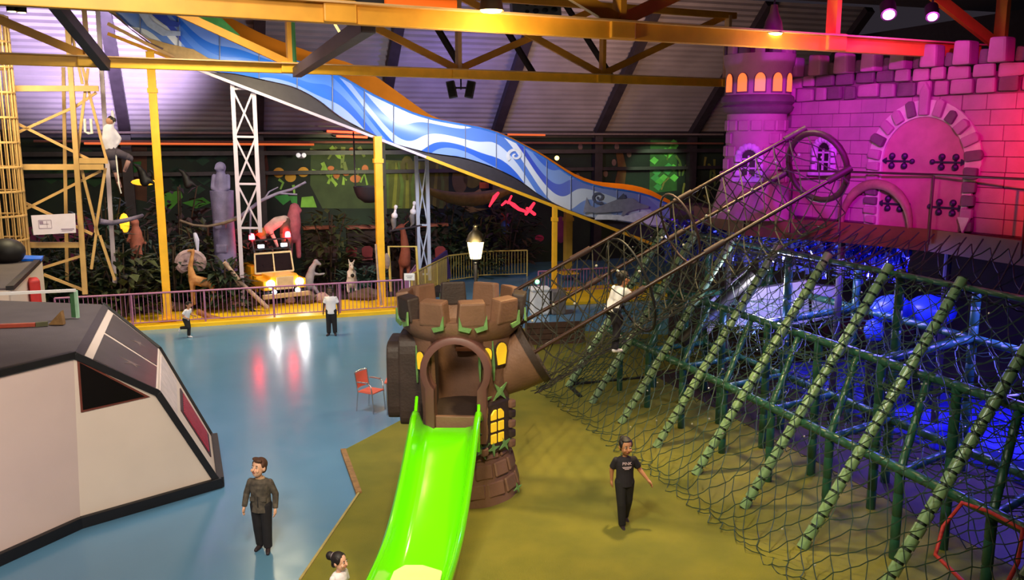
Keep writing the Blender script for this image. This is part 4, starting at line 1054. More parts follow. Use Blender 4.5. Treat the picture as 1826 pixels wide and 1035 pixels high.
# upper guard rails
for y0, y1, mt in ((42, 103, M_tan), (60, 106, M_orange)):
    MB().bar(PV(192, y0, SV-.15), PV(310, y1, SV-.15), .08, .1).build('edge_beam', mt, bs)
# dolphin and curls painted on the lower panels
grey = pm('dolphin_grey', S(150, 148, 162), .4); grey2 = pm('dolphin_dark', S(96, 98, 118), .4); pw = pm('paint_white', S(240, 240, 246), .4)
def decal(pts, mt, name, o=.14): return MB().prism([PV(x, y, SV - o) for x, y in pts], VD*.015).build(name, mt, bs)
decal([(1040, 380), (1046, 352), (1052, 366), (1062, 371), (1085, 362), (1108, 353), (1130, 354), (1140, 362), (1158, 368), (1156, 372), (1138, 373), (1120, 378), (1112, 386), (1108, 385), (1111, 377), (1085, 379), (1060, 380), (1050, 378)], grey, 'painted_dolphin', .15)
decal([(1100, 356), (1112, 345), (1118, 355)], grey2, 'painted_fin', .15)
decal([(1060, 392), (1066, 383), (1120, 384), (1150, 376), (1185, 392), (1185, 402), (1165, 402), (1100, 392)], pw, 'painted_foam', .135)
def curl(cx, cy, r, mt, w_=5.0, turns=1.5, a0=.5):
    n = 30; L1, L2 = [], []
    for i in range(n+1):
        t = i/n; a = a0 + t*2*PI*turns; q = r*(1-t*.85)
        L1.append((cx + q*math.cos(a), cy + q*.9*math.sin(a))); L2.append((cx + (q-w_*(1-.5*t))*math.cos(a), cy + (q-w_*(1-.5*t))*.9*math.sin(a)))
    m = MB(); vs = [PV(x, y, SV-.145) for x, y in L1] + [PV(x, y, SV-.145) for x, y in L2]; vs += [p + VD*.012 for p in vs]
    k = n+1; fs = []
    for i in range(n): fs += [(i, i+1, k+i+1, k+i), (2*k+i, 3*k+i, 3*k+i+1, 2*k+i+1), (i, 2*k+i, 2*k+i+1, i+1), (k+i, k+i+1, 3*k+i+1, 3*k+i)]
    m.add(vs, fs).build('painted_curl', mt, bs)
curl(919, 277, 17, pw, 6, 1.4, 2.4); curl(1068, 352, 15, grey2, 5, 1.5, 1.0)
tanp = pm('paint_tan', S(196, 160, 104), .4); dbl = pm('paint_deepblue', S(52, 78, 190), .4); lbl = pm('paint_paleblue', S(196, 208, 240), .4); brp = pm('paint_brown', S(112, 92, 96), .4)
decal([(188, 18), (205, 22), (225, 42), (262, 68), (300, 78), (345, 88), (372, 104), (400, 108), (440, 118), (440, 127), (352, 124), (300, 99), (228, 44)], tanp, 'painted_sand', .13)
decal([(196, 22), (212, 28), (232, 50), (268, 76), (292, 86), (286, 92), (255, 70), (222, 44)], brp, 'painted_shade', .145)
decal([(262, 18), (292, 20), (304, 36), (322, 40), (318, 48), (296, 46), (280, 34)], dbl, 'painted_swirl', .145)
decal([(240, 14), (256, 16), (272, 38), (296, 54), (322, 56), (322, 64), (290, 64), (262, 46)], lbl, 'painted_swirl', .145)
# green banner sail behind the truss
o = MB().prism([PV(310, 12, 30.1), PV(374, 12, 30.1), PV(428, 63, 30.1), PV(402, 60, 30.1)], VD*.06).build('green_sail', pm('sail_green', S(110, 206, 96), .6), None); tag(o, 'triangular light green panel above the top of the blue slide', 'panel')
# single posts
def post(label, px, py_foot, py_top, w_, mats, v=SV+.3):
    f = PV(px[1], py_foot, v); f.z = max(f.z, .0); zt_ = PV(px[0], py_top, v).z
    t = thing('slide_post', label, 'post', f, 0, 'yellow slide posts')
    MB().box((f.x, f.y, f.z + (zt_-f.z)/2), (w_, w_, zt_-f.z), math.radians(19)).build('shaft', mats, t, bevel=.012)
    MB().box((f.x, f.y, f.z + .03), (w_*2.4, w_*2.4, .06), math.radians(19)).build('base_plate', M_yel, t)
    MB().box((f.x, f.y, f.z + (zt_-f.z)*.86), (w_*1.25, w_*1.25, .14), math.radians(19)).build('collar', mats, t)
    return t
post('tall yellow slide post standing left on the yellow platform', (272, 300), 568, 92, .24, M_yel, 29.9)
post('yellow slide post between the white-shirted person and the tower', (669, 681), 548, 243, .26, M_yel, 30.4)
post('yellow slide post seen above the white cooler', (988, 988), 520, 370, .17, M_yel, 30.4)
post('dull yellow column deeper behind the lower end of the slide', (1012, 1012), 488, 375, .3, pm('dull_yellow', S(176, 140, 50), .5, 0, .2, 3), 34)
# trussed twin-leg towers
def tower2(label, x0, x1, ytop, yfoot, v, mats, rungs, w_=.13, yfoot2=None):
    f0, f1 = PV(x0[1], yfoot, v), PV(x1[1], yfoot, v); f0.z = max(0, f0.z); f1.z = max(0, f1.z)
    t0, t1 = PV(x0[0], ytop, v), PV(x1[0], ytop, v); t1.z = t0.z
    t = thing('lattice_support', label, 'support', (f0+f1)/2, 0, 'lattice supports')
    MB().bar(f0, t0, w_, w_, VD).build('leg', mats, t); MB().bar(f1.lerp(t1, yfoot2 or 0), t1, w_, w_, VD).build('leg', mats, t)
    for k, z in enumerate(rungs):
        a, b = f0.lerp(t0, z), f1.lerp(t1, z); MB().bar(a, b, .07, .07).build('rung', mats, t)
        if k+1 < len(rungs):
            c, d = f0.lerp(t0, rungs[k+1]), f1.lerp(t1, rungs[k+1])
            MB().bar(a, d, .05, .06).build('brace', mats, t); MB().bar(b + VD*.07, c + VD*.07, .05, .06).build('brace', mats, t)
    return t
tower2('white lattice support with two legs beside the totem', (414, 434), (452, 470), 150, 545, 30.9, M_lilac, (.36, .56, .77, .98), .13, .34)
tower2('pale lattice support in front of the vulture perch', (742, 748), (761, 766), 278, 500, 33.5, pm('pale_blue_steel', S(186, 196, 226), .4, 0, .1, 3), (.05, .45, .97))
# ------------------------------------------------------------------ yellow platform, rail, and the jungle corner
platm = pm('platform_yellow', S(246, 196, 26), .5, 0, .12, 2)
FV = 29.35
uL, uR = uv_of(G(120, 600))[0], uv_of(G(735, 556))[0]
plat = MB().ubox((uL+uR)/2, FV+1.25, .05, uR-uL, 2.6, .16).build('yellow_platform', platm, bevel=.02); tag(plat, 'low bright yellow step along the edge of the jungle display', 'step')
jf = MB().ubox((uL+uR)/2-2, FV+5.7, .10, uR-uL+8, 6.2, .2).build('jungle_ground', pm('jungle_ground', S(58, 46, 38), .9, 0, .5, 3, .6, 12)); tag(jf, 'dark earthen base under the jungle animals', 'ground', kind='stuff')
o = MB().prism([G(960, 522), G(1190, 505), G(1190, 535), G(960, 548)], (0, 0, .12)).build('yellow_step', platm, bevel=.015); tag(o, 'yellow step behind the rope bridge netting', 'step')
def railing(label, pts, h, mat, gap=.13, group=None, r=.018, lower=True):
    t = thing('railing', label, 'railing', pts[0], 0, group)
    for a, b in zip(pts, pts[1:]):
        a, b = V3(a), V3(b); L_ = (b-a).length; n = max(1, int(round(L_/2.0)))
        MB().cyl(a + ZD*h, b + ZD*h, .032, 8).build('top_rail', mat, t, smooth=60)
        if lower: MB().cyl(a + ZD*.12, b + ZD*.12, .02, 6).build('bottom_rail', mat, t, smooth=60)
        for k in range(n+1): MB().cyl(a.lerp(b, k/n), a.lerp(b, k/n) + ZD*h, .032, 8).build('post', mat, t, smooth=60)
        m = int(L_/gap); bal = None
        for k in range(1, m):
            p = a.lerp(b, k/m)
            if bal is None:
                bal = MB().cyl(p + ZD*.12, p + ZD*h, .011, 5).build('baluster', mat, t); p0 = p
            else: inst(bal, 'baluster', t, p-p0)
    return t
f0 = UV(uL-.3, FV+.1, .1); f1 = UV(uR-.35, FV+.1, .1)
railing('long mauve railing in front of the jungle animals', [f0, f1], 1.05, M_pink)
railing('mauve side railing running back beside the small white sign', [f1 + V3((.1, .1, 0)), G(742, 520)], 1.05, M_pink)
yr = pm('rail_straw', S(206, 178, 90), .45, 0, .15, 3)
railing('straw-yellow railing rising from the tower battlements toward the lantern', [G(735, 545), G(800, 505), G(850, 498)], 1.15, yr)
railing('straw-yellow railing behind the street lantern', [G(852, 496), G(940, 493)], 1.15, yr)
railing('short mauve railing seen through the rope bridge', [G(960, 528), G(1085, 520)], .95, M_pink)
# yellow gate hoop and small white sign
gp = G(738, 524); hp = thing('gate_hoop', 'yellow tube hoop gate beside the lattice support', 'gate', gp)
MB().tube([PV(697, 520, 31), PV(693, 440, 31), PV(742, 440, 31), PV(747, 520, 31)], .05, 8).build('hoop', yr, hp, smooth=60)
MB().ball(PV(690, 466, 31), (.12, .1, .3), 10, 6).build('hanging_pad', pm('pad_grey', S(150, 130, 120), .7), hp)
s0 = D(730, 494, 29.3); sg = thing('small_sign', 'small white notice on a stick above the mauve side railing', 'sign', V3((s0.x, s0.y, 0)))
MB().box(s0, (.36, .03, .24)).build('board', M_white, sg, bevel=.006); MB().cyl(V3((s0.x, s0.y+.03, 0)), s0 + V3((0, .03, 0)), .018, 6).build('stick', M_white, sg)
MB().box(s0 + V3((0, -.018, .03)), (.22, .006, .015)).build('print_line', pm('print_grey', S(120, 110, 120)), sg); MB().box(s0 + V3((0, -.018, -.03)), (.16, .006, .015)).build('print_line', MATS['print_grey'], sg)
# left scaffold tower
scm = pm('scaffold_cream', S(206, 164, 104), .5, 0, .2, 2)
sf = thing('scaffold_tower', 'tall cream scaffold tower with crossed braces at the left', 'scaffold', PV(152, 520, 29.8))
def VL(x, y, v=29.8): return PV(x, y, v)
MB().bar(VL(119, 20), VL(152, 525), .15, .15, VD).build('leg', scm, sf, bevel=.01); MB().bar(VL(174, 12, 30.6), VL(205, 505, 30.6), .13, .13, VD).build('leg', M_lilac, sf, bevel=.01)
MB().bar(VL(113, 120, 31.4), VL(120, 505, 31.4), .1, .1, VD).build('leg', scm, sf)
for y, x0, x1 in ((158, 15, 176), (298, 28, 185), (437, 38, 150), (287, 140, 192)): MB().bar(VL(x0, y), VL(x1, y), .12, .17, ZD).build('cross_rail', scm, sf)
for a, b in (((28, 238), (135, 190)), ((20, 215), (170, 290)), ((135, 190), (172, 165)), ((36, 378), (180, 305)), ((36, 358), (165, 418)), ((38, 490), (150, 455)), ((78, 490), (150, 518)), ((147, 120), (190, 285)), ((157, 122), (138, 275)), ((145, 300), (175, 420)), ((188, 300), (170, 415)), ((172, 415), (163, 480)), ((178, 420), (205, 500)), ((124, 40), (147, 150))):
    MB().bar(VL(*a, 29.9), VL(*b, 29.9), .08, .085, VD).build('brace', scm, sf)
MB().tube([VL(151, 212, 29.7), VL(152, 235, 29.7), VL(158, 238, 29.7), VL(164, 238, 29.7), VL(162, 212, 29.7)], .04, 8).build('pale_pipe', M_white, sf)
# wire cage
cc = PV(2, 470, 29.2); cage = thing('wire_cage', 'tall cylindrical cream wire cage at the left edge', 'cage', cc)
zt0, zt1 = PV(2, 470, 29.2).z, PV(2, 30, 29.2).z; cr = .78
for k in range(28):
    a = 2*PI*k/28; p = V3((cc.x + cr*math.cos(a), cc.y + cr*math.sin(a), zt0))
    MB().cyl(p, V3((p.x, p.y, zt1)), .022, 5).build('wire', scm, cage)
for k in range(11):
    z = zt0 + (zt1-zt0)*k/10; MB().tube([V3((cc.x + cr*math.cos(2*PI*i/20), cc.y + cr*math.sin(2*PI*i/20), z)) for i in range(20)], .035, 5, closed=True).build('hoop', scm, cage)
MB().cyl(V3((cc.x, cc.y, 0)), V3((cc.x, cc.y, zt1)), .14, 10).build('core', scm, cage)
for k in range(3):
    a = -.6 + k*2.1; MB().cyl(V3((cc.x+cr*math.cos(a), cc.y+cr*math.sin(a), 0)), V3((cc.x+cr*math.cos(a), cc.y+cr*math.sin(a), zt0)), .06, 8).build('stilt', scm, cage)
# paper sign on the scaffold
sp = PV(97, 400, 29.5); psn = thing('wall_sign', 'white paper plan hung between the scaffold rails', 'sign', sp)
fx_ = UD; 
MB().prism([sp + UD*x + ZD*z for x, z in ((-.59, -.31), (.57, -.28), (.59, .31), (-.61, .28))], VD*.02).build('sheet', pm('paper', S(226, 214, 236), .6, 0, .05), psn)
ink = pm('ink', S(150, 128, 160), .6)
for x, z, wd, hh in ((-.25, .13, .34, .012), (-.25, -.12, .34, .012), (-.42, 0, .012, .25), (-.08, 0, .012, .25), (-.25, .01, .2, .012), (-.2, .0, .012, .2), (.35, -.16, .36, .03), (.33, -.21, .3, .015), (-.35, .05, .1, .1)):
    MB().prism([sp - VD*.006 + UD*(x+a*wd/2) + ZD*(z+b*hh/2) for a, b in ((-1, -1), (1, -1), (1, 1), (-1, 1))], VD*.004).build('print_line', ink, psn)
# ------------------------------------------------------------------ creatures: one body each, grown from limbs in the (along, up, depth) frame
def critter(name, label, cat, px, py, v, prims, mat, voxel=.03, extra=(), s=1.0, flip=1, z=None, group=None):
    p = PV(px, py, v)
    if z is not None: p.z = z
    t = thing(name, label, cat, p, 0, group)
    W_ = lambda a, h, d=0: p + UD*(a*s*flip) + ZD*(h*s) + VD*(d*s)
    m = MB()
    for pr in prims: m.limb([(W_(*q[0]), q[1]*s) for q in pr], 10)
    m.build('body', mat, t, remesh=voxel, sm=2)
    for nm, pr, mt in extra:
        e = MB()
        for q in pr:
            if len(q) == 1: e.ball(W_(*q[0][0]), q[0][1]*s, 10, 7)
            else: e.limb([(W_(*k[0]), k[1]*s) for k in q], 8)
        e.build(nm, mt, t, smooth=0)
    return t
gir = pm('giraffe_tan', S(206, 150, 92), .7, 0, .4, 5, col2=S(160, 104, 60))
critter('giraffe', 'small tan giraffe figure standing behind the mauve railing', 'giraffe', 362, 562, 31.0,
        [[((-.28, 1.0), .2), ((.2, .85), .2), ((.36, .8), .16)], [((-.3, 1.05), .17), ((-.36, 1.5), .10), ((-.26, 1.95), .075), ((-.22, 2.12), .07)], [((-.22, 2.12), .075), ((-.34, 2.16), .05), ((-.42, 2.12), .035)],
         [((-.36, .95, -.1), .09), ((-.36, .45, -.1), .05), ((-.37, 0, -.1), .045)], [((-.28, .95, .12), .09), ((-.28, .45, .12), .05), ((-.28, 0, .12), .045)],
         [((.32, .85, -.1), .12), ((.42, .45, -.1), .055), ((.34, 0, -.1), .045)], [((.36, .85, .12), .12), ((.5, .45, .12), .055), ((.46, 0, .12), .045)],
         [((-.2, 2.16, -.05), .02), ((-.19, 2.28, -.05), .018)], [((-.2, 2.16, .05), .02), ((-.19, 2.28, .05), .018)], [((.42, .9), .03), ((.5, .6), .02)]], gir, .03, (), .86, 1, .42)
kgm = pm('kangaroo_pale', S(214, 206, 208), .7, 0, .2, 5)
critter('kangaroo', 'pale upright kangaroo figure with a dark patch on its chest', 'kangaroo', 628, 520, 32.3,
        [[((0, .35), .20), ((0, .62), .19), ((0, .85), .12), ((0, .98), .09)], [((0, 1.04), .11), ((.02, .95, -.16), .06)], [((-.05, 1.1), .05), ((-.11, 1.30), .02)], [((.06, 1.1), .05), ((.14, 1.26), .02)],
         [((-.13, .4), .1), ((-.15, .02), .06)], [((.13, .4), .1), ((.15, .02), .06)], [((-.15, .03), .06), ((-.16, .03, -.22), .05)], [((.15, .03), .06), ((.16, .03, -.22), .05)],
         [((-.14, .78), .05), ((-.12, .6, -.16), .04)], [((.14, .78), .05), ((.1, .62, -.16), .04)], [((0, .3, .1), .1), ((.1, .1, .45), .06)]], kgm, .03,
        [('chest_patch', [[((0, .66, -.2), .075)]], M_black), ('eye', [[((-.05, 1.06, -.1), .02)], [((.07, 1.06, -.1), .02)]], M_black)], .95)
gan = pm('gander_grey', S(170, 160, 168), .7, 0, .3, 5)
critter('crouching_ape', 'grey crouched animal figure right of the yellow jeep', 'animal', 553, 525, 32.6,
        [[((-.05, .3), .16), ((0, .6), .17), ((.1, .95), .12), ((.22, 1.15), .08)], [((.25, 1.2), .11), ((.4, 1.1), .06)], [((.05, .8), .07), ((.35, .72), .05), ((.55, .74), .04)], [((-.05, .3), .1), ((-.12, 0), .07)], [((.1, .3), .1), ((.3, .02), .06)]], gan, .035)
lion = pm('lion_cream', S(206, 176, 172), .75, 0, .3, 4)
critter('bent_explorer', 'pale-shirted explorer mannequin in a tan hat bending over the jeep roof', 'mannequin', 490, 432, 33.0,
        [[((.38, .78), .2), ((.1, .72), .21), ((-.2, .5), .19), ((-.28, .36), .1)], [((-.16, .45, -.12), .09), ((0, .1, -.15), .07), ((.08, -.15, -.15), .06)], [((-.2, .45, .14), .09), ((-.3, .05, .1), .07)]], lion, .04,
        [('head', [[((-.42, .22), .15)]], pm('mann_skin', S(170, 120, 96), .6)), ('hat', [[((-.46, .36), .2)], [((-.62, .3), .06), ((-.3, .34), .06)]], pm('mane_tan', S(176, 128, 58), .8)),
         ('trousers', [[((.4, .76), .2), ((.32, .3, -.08), .14), ((.36, -.2, -.1), .1)], [((.4, .74, .1), .17), ((.5, .2, .1), .13), ((.5, -.25, .1), .1)]], pm('trouser_brown', S(104, 74, 64), .8))])
redm = pm('beast_rose', S(176, 92, 108), .8, 0, .3, 5)
critter('rose_animal', 'rose-red bulky animal figure behind the bent explorer mannequin', 'animal', 522, 430, 34,
        [[((0, .2), .28), ((.05, .7), .3), ((.1, 1.1), .22)], [((.12, 1.25), .2), ((.3, 1.15), .1)], [((-.1, .2), .12), ((-.12, -.6), .1)], [((.2, .2), .12), ((.2, -.6), .1)]], redm, .045)
deer = pm('deer_rust', S(160, 84, 62), .8, 0, .3, 5)
critter('rust_deer', 'rust-red long-necked animal figure behind the two vultures', 'deer', 722, 500, 34.6,
        [[((0, .75), .26), ((.05, 1.2), .2), ((0, 1.75), .14), ((-.05, 2.15), .1)], [((-.08, 2.2), .12), ((-.35, 2.08), .06)], [((.05, 2.28), .04), ((.2, 2.4), .03)], [((-.12, .8), .1), ((-.14, 0), .07)], [((.15, .8), .1), ((.16, 0), .07)]], deer, .04)
vulm = pm('vulture_grey', S(120, 112, 116), .7, 0, .3, 6); vw = pm('vulture_head', S(232, 224, 236), .6)
vbar = MB().bar(PV(695, 412, 31.8), PV(752, 402, 31.8), .06, .06).build('perch_bar', M_dark); tag(vbar, 'thin dark perch bar holding the two vultures', 'perch')
vp = MB().cyl(PV(742, 404, 31.8), V3((PV(742, 404, 31.8).x, PV(742, 404, 31.8).y, 0)), .035, 8).build('perch_post', M_dark, vbar)
for px, py, lab in ((703, 409, 'left vulture figure with white head on the perch'), (736, 402, 'right vulture figure with white head, nearer the lattice support')):
    critter('vulture', lab, 'bird', px, py, 31.8, [[((0, .08), .08), ((-.02, .32), .11), ((.02, .5), .08)], [((0, .1), .04), ((-.08, -.05), .03)]], vulm, .03,
            [('head', [[((.03, .55), .06), ((.06, .72), .04), ((.08, .82), .075)]], vw), ('collar', [[((.02, .5, -.02), .12)]], vw)], 1.0, 1, None, 'vulture figures')
for px, py, v, lab, sc__ in ((258, 325, 33, 'black bird silhouette on the orange-lit ledge at the left', 1.0), (277, 322, 33.5, 'smaller black bird silhouette right of the ledge bird', .6), (335, 330, 34, 'dark hanging bird shape beside the green leaves', .9)):
    critter('black_bird', lab, 'bird', px, py, v, [[((0, 0), .16), ((-.05, .3), .15), ((-.15, .5), .08)], [((-.15, .5), .1), ((-.3, .62), .04)], [((.1, .1), .12), ((.3, -.05), .05)]], M_black, .035, (), sc__)
croc = pm('monkey_pink', S(190, 110, 96), .75, 0, .3, 5)
critter('pinkish_monkey', 'pinkish monkey figure in the dark bushes left of the tall post', 'monkey', 243, 445, 32.5, [[((0, .1), .2), ((.05, .55), .19), ((.02, .8), .12)], [((.02, .92), .15)], [((.1, .6), .07), ((.3, .2), .06)], [((-.1, .6), .07), ((-.25, .3), .06)], [((-.05, .1), .09), ((-.15, -.4), .07)], [((.08, .1), .09), ((.16, -.4), .07)]], croc, .04)
elm = pm('elephant_grey', S(70, 62, 62), .85, 0, .3, 4)
critter('dark_elephant', 'dark elephant-like figure in the bushes below the totem', 'elephant', 415, 548, 31.9, [[((-.2, .9), .38), ((.25, .9), .4)], [((-.5, 1.0), .26), ((-.62, .7), .12), ((-.66, .3), .08)], [((-.3, .7), .15), ((-.3, 0), .13)], [((.35, .7), .15), ((.38, 0), .13)]], elm, .05)
# totem
tpos = PV(407, 545, 32.2); tpos.z = .1; tot = thing('totem', 'grey-violet carved totem column with a seated figure on top', 'totem', tpos)
totm = pm('totem_grey', S(128, 120, 168), .75, 0, .3, 3, .4, 20)
zt_ = PV(405, 340, 32.2).z
MB().lathe([(0, 0), (.42, 0), (.38, zt_*.4), (.36, zt_*.75), (.40, zt_*.97), (.40, zt_-.1), (0, zt_-.1)], tpos, 14).build('column', totm, tot, smooth=40)
for k in range(3): MB().box(tpos + V3((0, -.32, zt_*(.3+.2*k))), (.4, .16, .3)).build('carved_face', totm, tot, bevel=.06)
m = MB(); W_ = lambda a, h, d=0: V3((tpos.x + a, tpos.y + d, zt_ - .05 + h))
for pr in ([((0, 0), .26), ((0, .4), .22), ((0, .7), .14)], [((0, .85), .2)], [((-.24, .55), .08), ((-.28, .15, -.12), .07), ((-.1, .05, -.2), .06)], [((.24, .55), .08), ((.28, .15, -.12), .07), ((.1, .05, -.2), .06)], [((-.12, .82, -.14), .06)], [((.12, .82, -.14), .06)]): m.limb([(W_(*q[0]), q[1]) for q in pr], 10)
m.build('idol', totm, tot, remesh=.035, sm=2)
# jeep
jp = PV(503, 545, 31.6); jp.z = .2; JR = math.radians(19+15)
jm = pm('jeep_yellow', S(246, 178, 30), .35, 0, .1, 2); jeep = thing('jeep', 'yellow safari jeep with lit headlights and red beacons behind the railing', 'jeep', jp, JR)
def jb(name, c, sz, mt=jm, bv=.03, parent=None): return MB().box(c, sz).build(name, mt, parent or jeep, local=True, bevel=bv)
jb('body_tub', (0, 1.4, .68), (1.5, 2.0, .55)); jb('bonnet', (.0, .1, .82), (1.0, 1.0, .42)); jb('front_wing', (-.6, .1, .72), (.34, 1.0, .34)); jb('front_wing', (.6, .1, .72), (.34, 1.0, .34))
jb('grille', (0, -.42, .78), (.62, .06, .46), pm('grille_grey', S(206, 178, 140), .5)); jb('bumper', (0, -.52, .36), (1.7, .14, .16), pm('bumper', S(190, 160, 120), .5))
jb('rear_tub', (-.62, 1.6, 1.0), (.3, 1.4, .5))
ws = pm('frame_pale', S(236, 214, 170), .5)
MB().bar((-.7, .62, 1.02), (-.66, .74, 1.72), .05, .05).bar((.7, .62, 1.02), (.66, .74, 1.72), .05, .05).bar((-.68, .74, 1.72), (.68, .74, 1.72), .06, .06).bar((0, .62, 1.02), (0, .74, 1.72), .04, .04).bar((-.7, .62, 1.03), (.7, .62, 1.03), .05, .06).build('windscreen_frame', ws, jeep, local=True)
for sx in (-1, 1):
    MB().prism([(sx*.04, .635, 1.06), (sx*.66, .635, 1.06), (sx*.63, .73, 1.68), (sx*.04, .73, 1.68)], (0, .015, 0)).build('windscreen_pane', pm('jeep_glass', S(40, 30, 34), .15), jeep, local=True)
    MB().cyl((sx*.72, .0, .36), (sx*.5, .0, .36), .34, 18).build('wheel', M_black, jeep, local=True, smooth=40); MB().cyl((sx*.72, 1.9, .36), (sx*.5, 1.9, .36), .34, 18).build('wheel', M_black, jeep, local=True, smooth=40)
hl = pm('headlight_glow', S(250, 250, 255), .3, 0, 0, 2, emis=8); rl = pm('beacon_red', S(255, 34, 44), .3, 0, 0, 2, emis=55); bl_ = pm('roof_lamp', S(210, 235, 255), .3, 0, 0, 2, emis=5)
for sx in (-1, 1):
    MB().cyl((sx*.52, -.41, .78), (sx*.52, -.47, .78), .145, 18).build('headlight', hl, jeep, local=True)
    MB().cyl((sx*.42, -.46, .5), (sx*.42, -.52, .5), .085, 14).build('fog_lamp', bl_, jeep, local=True)
    jb('roof_lamp', (sx*.42, .72, 1.98), (.22, .1, .12), bl_, .02)
    MB().lathe([(0, 0), (.1, 0), (.1, .12), (.07, .2), (0, .22)], (sx*.66, .95, 2.22), 14).build('beacon', rl, jeep, local=True, smooth=40)
    MB().bar((sx*.66, .75, 1.75), (sx*.66, .95, 2.2), .05, .05).build('roll_bar', M_black, jeep, local=True)
    MB().bar((sx*.66, 1.0, 2.15), (sx*.66, 2.3, 1.2), .05, .05).build('roll_bar', M_black, jeep, local=True)
MB().bar((-.72, .8, 1.86), (.72, .8, 1.86), .06, .06).bar((-.7, .95, 2.18), (.7, .95, 2.18), .06, .05).build('lamp_bar', M_black, jeep, local=True)
jM = Matrix.Rotation(JR, 3, 'Z')
for sx in (-1, 1):
    q = jp + jM @ V3((sx*.52, -.75, .78)); lamp('headlight_beam', 'SPOT', q, 60, (.95, .97, 1), q + jM @ V3((0, -4, -.8)), .08, 80, .8)
    q = jp + jM @ V3((sx*.66, .7, 2.4)); lamp('beacon_light', 'POINT', q, 4, (1, .05, .08), None, .08)
# hanging explorer figure, sign disc, pot, branches, notice
critter('hanging_explorer', 'explorer mannequin in white shirt and dark trousers clinging to the scaffold', 'mannequin', 199, 268, 29.3,
        [[((0, 0), .17), ((-.05, .35), .2), ((-.03, .62), .17), ((.0, .72), .08)], [((-.05, .62), .08), ((.12, .85), .06), ((.1, 1.15), .05)], [((.12, .55), .08), ((.25, .35), .06), ((.2, .2), .05)]], pm('shirt_white', S(206, 200, 222), .8, 0, .15, 5), .035,
        [('head', [[((.02, .86), .12)]], pm('mann_skin', S(170, 120, 96), .6)), ('trousers', [[((0, .0), .19), ((.02, -.3), .14), ((.06, -.6), .1)], [((.05, -.05), .15), ((.42, -.2), .11), ((.5, -.25), .1)]], pm('trouser_dark', S(64, 54, 72), .8)),
         ('leg', [[((.06, -.6), .075), ((.12, -.95), .06), ((.16, -1.1), .05)], [((.48, -.25), .08), ((.32, -.62), .055)]], pm('skin_dusky', S(150, 110, 110), .6)), ('hair', [[((.06, .9, .03), .13)]], M_black)])
o = MB().tube([PV(200, 226, 29.3), PV(206, 270, 29.2), PV(212, 330, 29.2), PV(216, 345, 29.3)], .02, 5).build('climbing_rope', M_white); tag(o, 'thin pale rope beside the hanging explorer', 'rope')
dp_ = PV(340, 468, 31.6); dsc = thing('shield_disc', 'round pale carved shield with a white plume in the bushes', 'shield', dp_)
MB().lathe([(0, -.05), (.5, -.05), (.5, .03), (.42, .08), (.3, .05), (0, .1)], (0, 0, 0), 22).v
m = MB(); m.lathe([(0, -.05), (.5, -.05), (.52, .03), (.42, .09), (.32, .05), (0, .1)], (0, 0, 0), 22); m.v = [dp_ + UD*p.x + ZD*p.y*.88 - VD*p.z for p in m.v]; m.build('disc', pm('shield_bone', S(190, 160, 170), .7, 0, .4, 7, .4, 30), dsc, smooth=40)
m = MB(); m.limb([(dp_ + UD*.25 + ZD*.35, .03), (dp_ + UD*.24 + ZD*.75, .09), (dp_ + UD*.2 + ZD*.95, .07)], 8); m.build('plume', pm('plume', S(214, 214, 250), .7), dsc)
for x, z in ((-.15, .1), (.15, .1), (0, -.05), (-.1, -.2), (.1, -.2)): MB().ball(dp_ + UD*x + ZD*z - VD*.1, .06, 8, 5).build('boss', pm('boss_dark', S(130, 104, 118), .7), dsc)
pp = PV(658, 345, 33.2); m = MB().lathe([(0, -.36), (.18, -.35), (.44, -.16), (.54, .06), (.59, .26), (.55, .26), (.48, .1), (0, .06)], pp, 22); o = m.build('cauldron', pm('cauldron', S(40, 34, 46), .6, 0, .2, 5), None, smooth=40); tag(o, 'big black cauldron-shaped pot hanging in the jungle', 'pot')
for sx in (-1, 1): MB().cyl(pp + UD*sx*.5 + ZD*.24, pp + UD*sx*.52 + ZD*2.3, .03, 6).build('hanger', M_dark, o)
br = pm('branch_grey', S(128, 118, 150), .8, 0, .3, 6, .3, 30)
def branch(label, pts, v, r0, r1, mat=br, twigs=()):
    n = len(pts); o = MB().tube([PV(x, y, v + .15*math.sin(i*2.1)) for i, (x, y) in enumerate(pts)], [r0+(r1-r0)*i/(n-1) for i in range(n)], 8).build('branch', mat, None, smooth=60); tag(o, label, 'branch')
    for t in twigs: MB().tube([PV(x, y, v) for x, y in t], [r1*.9, r1*.7, r1*.4][:len(t)] if len(t) <= 3 else r1*.6, 6).build('twig', mat, o)
    return o
branch('long grey branch reaching up right from the lattice support', [(395, 400), (430, 385), (465, 358), (495, 345), (520, 338), (545, 325)], 31.6, .07, .04, br, [[(470, 357), (480, 342), (496, 334)], [(500, 345), (530, 347)], [(447, 378), (446, 420)]])
branch('grey branch pointing right below the scaffold tower', [(178, 395), (200, 398), (225, 393), (250, 386), (254, 384)], 30.4, .09, .05, br)
branch('sagging grey-brown branch left of the totem', [(320, 393), (345, 402), (370, 404), (400, 398), (430, 388)], 31.4, .04, .05, pm('branch_brown', S(116, 96, 86), .8, 0, .3, 6))
tlm = pm('trunk_pale', S(186, 158, 140), .7, 0, .35, 8)
branch('long leaning pale trunk propped across the railing left of the jeep', [(400, 468), (430, 505), (478, 550)], 30.6, .07, .075, tlm)
branch('shorter pale trunk leaning left of the long leaning one', [(404, 470), (424, 505), (435, 530)], 31.0, .055, .06, tlm)
branch('thin dead stem standing left of the middle yellow post', [(670, 436), (674, 490), (680, 545)], 30.0, .035, .05, tlm)
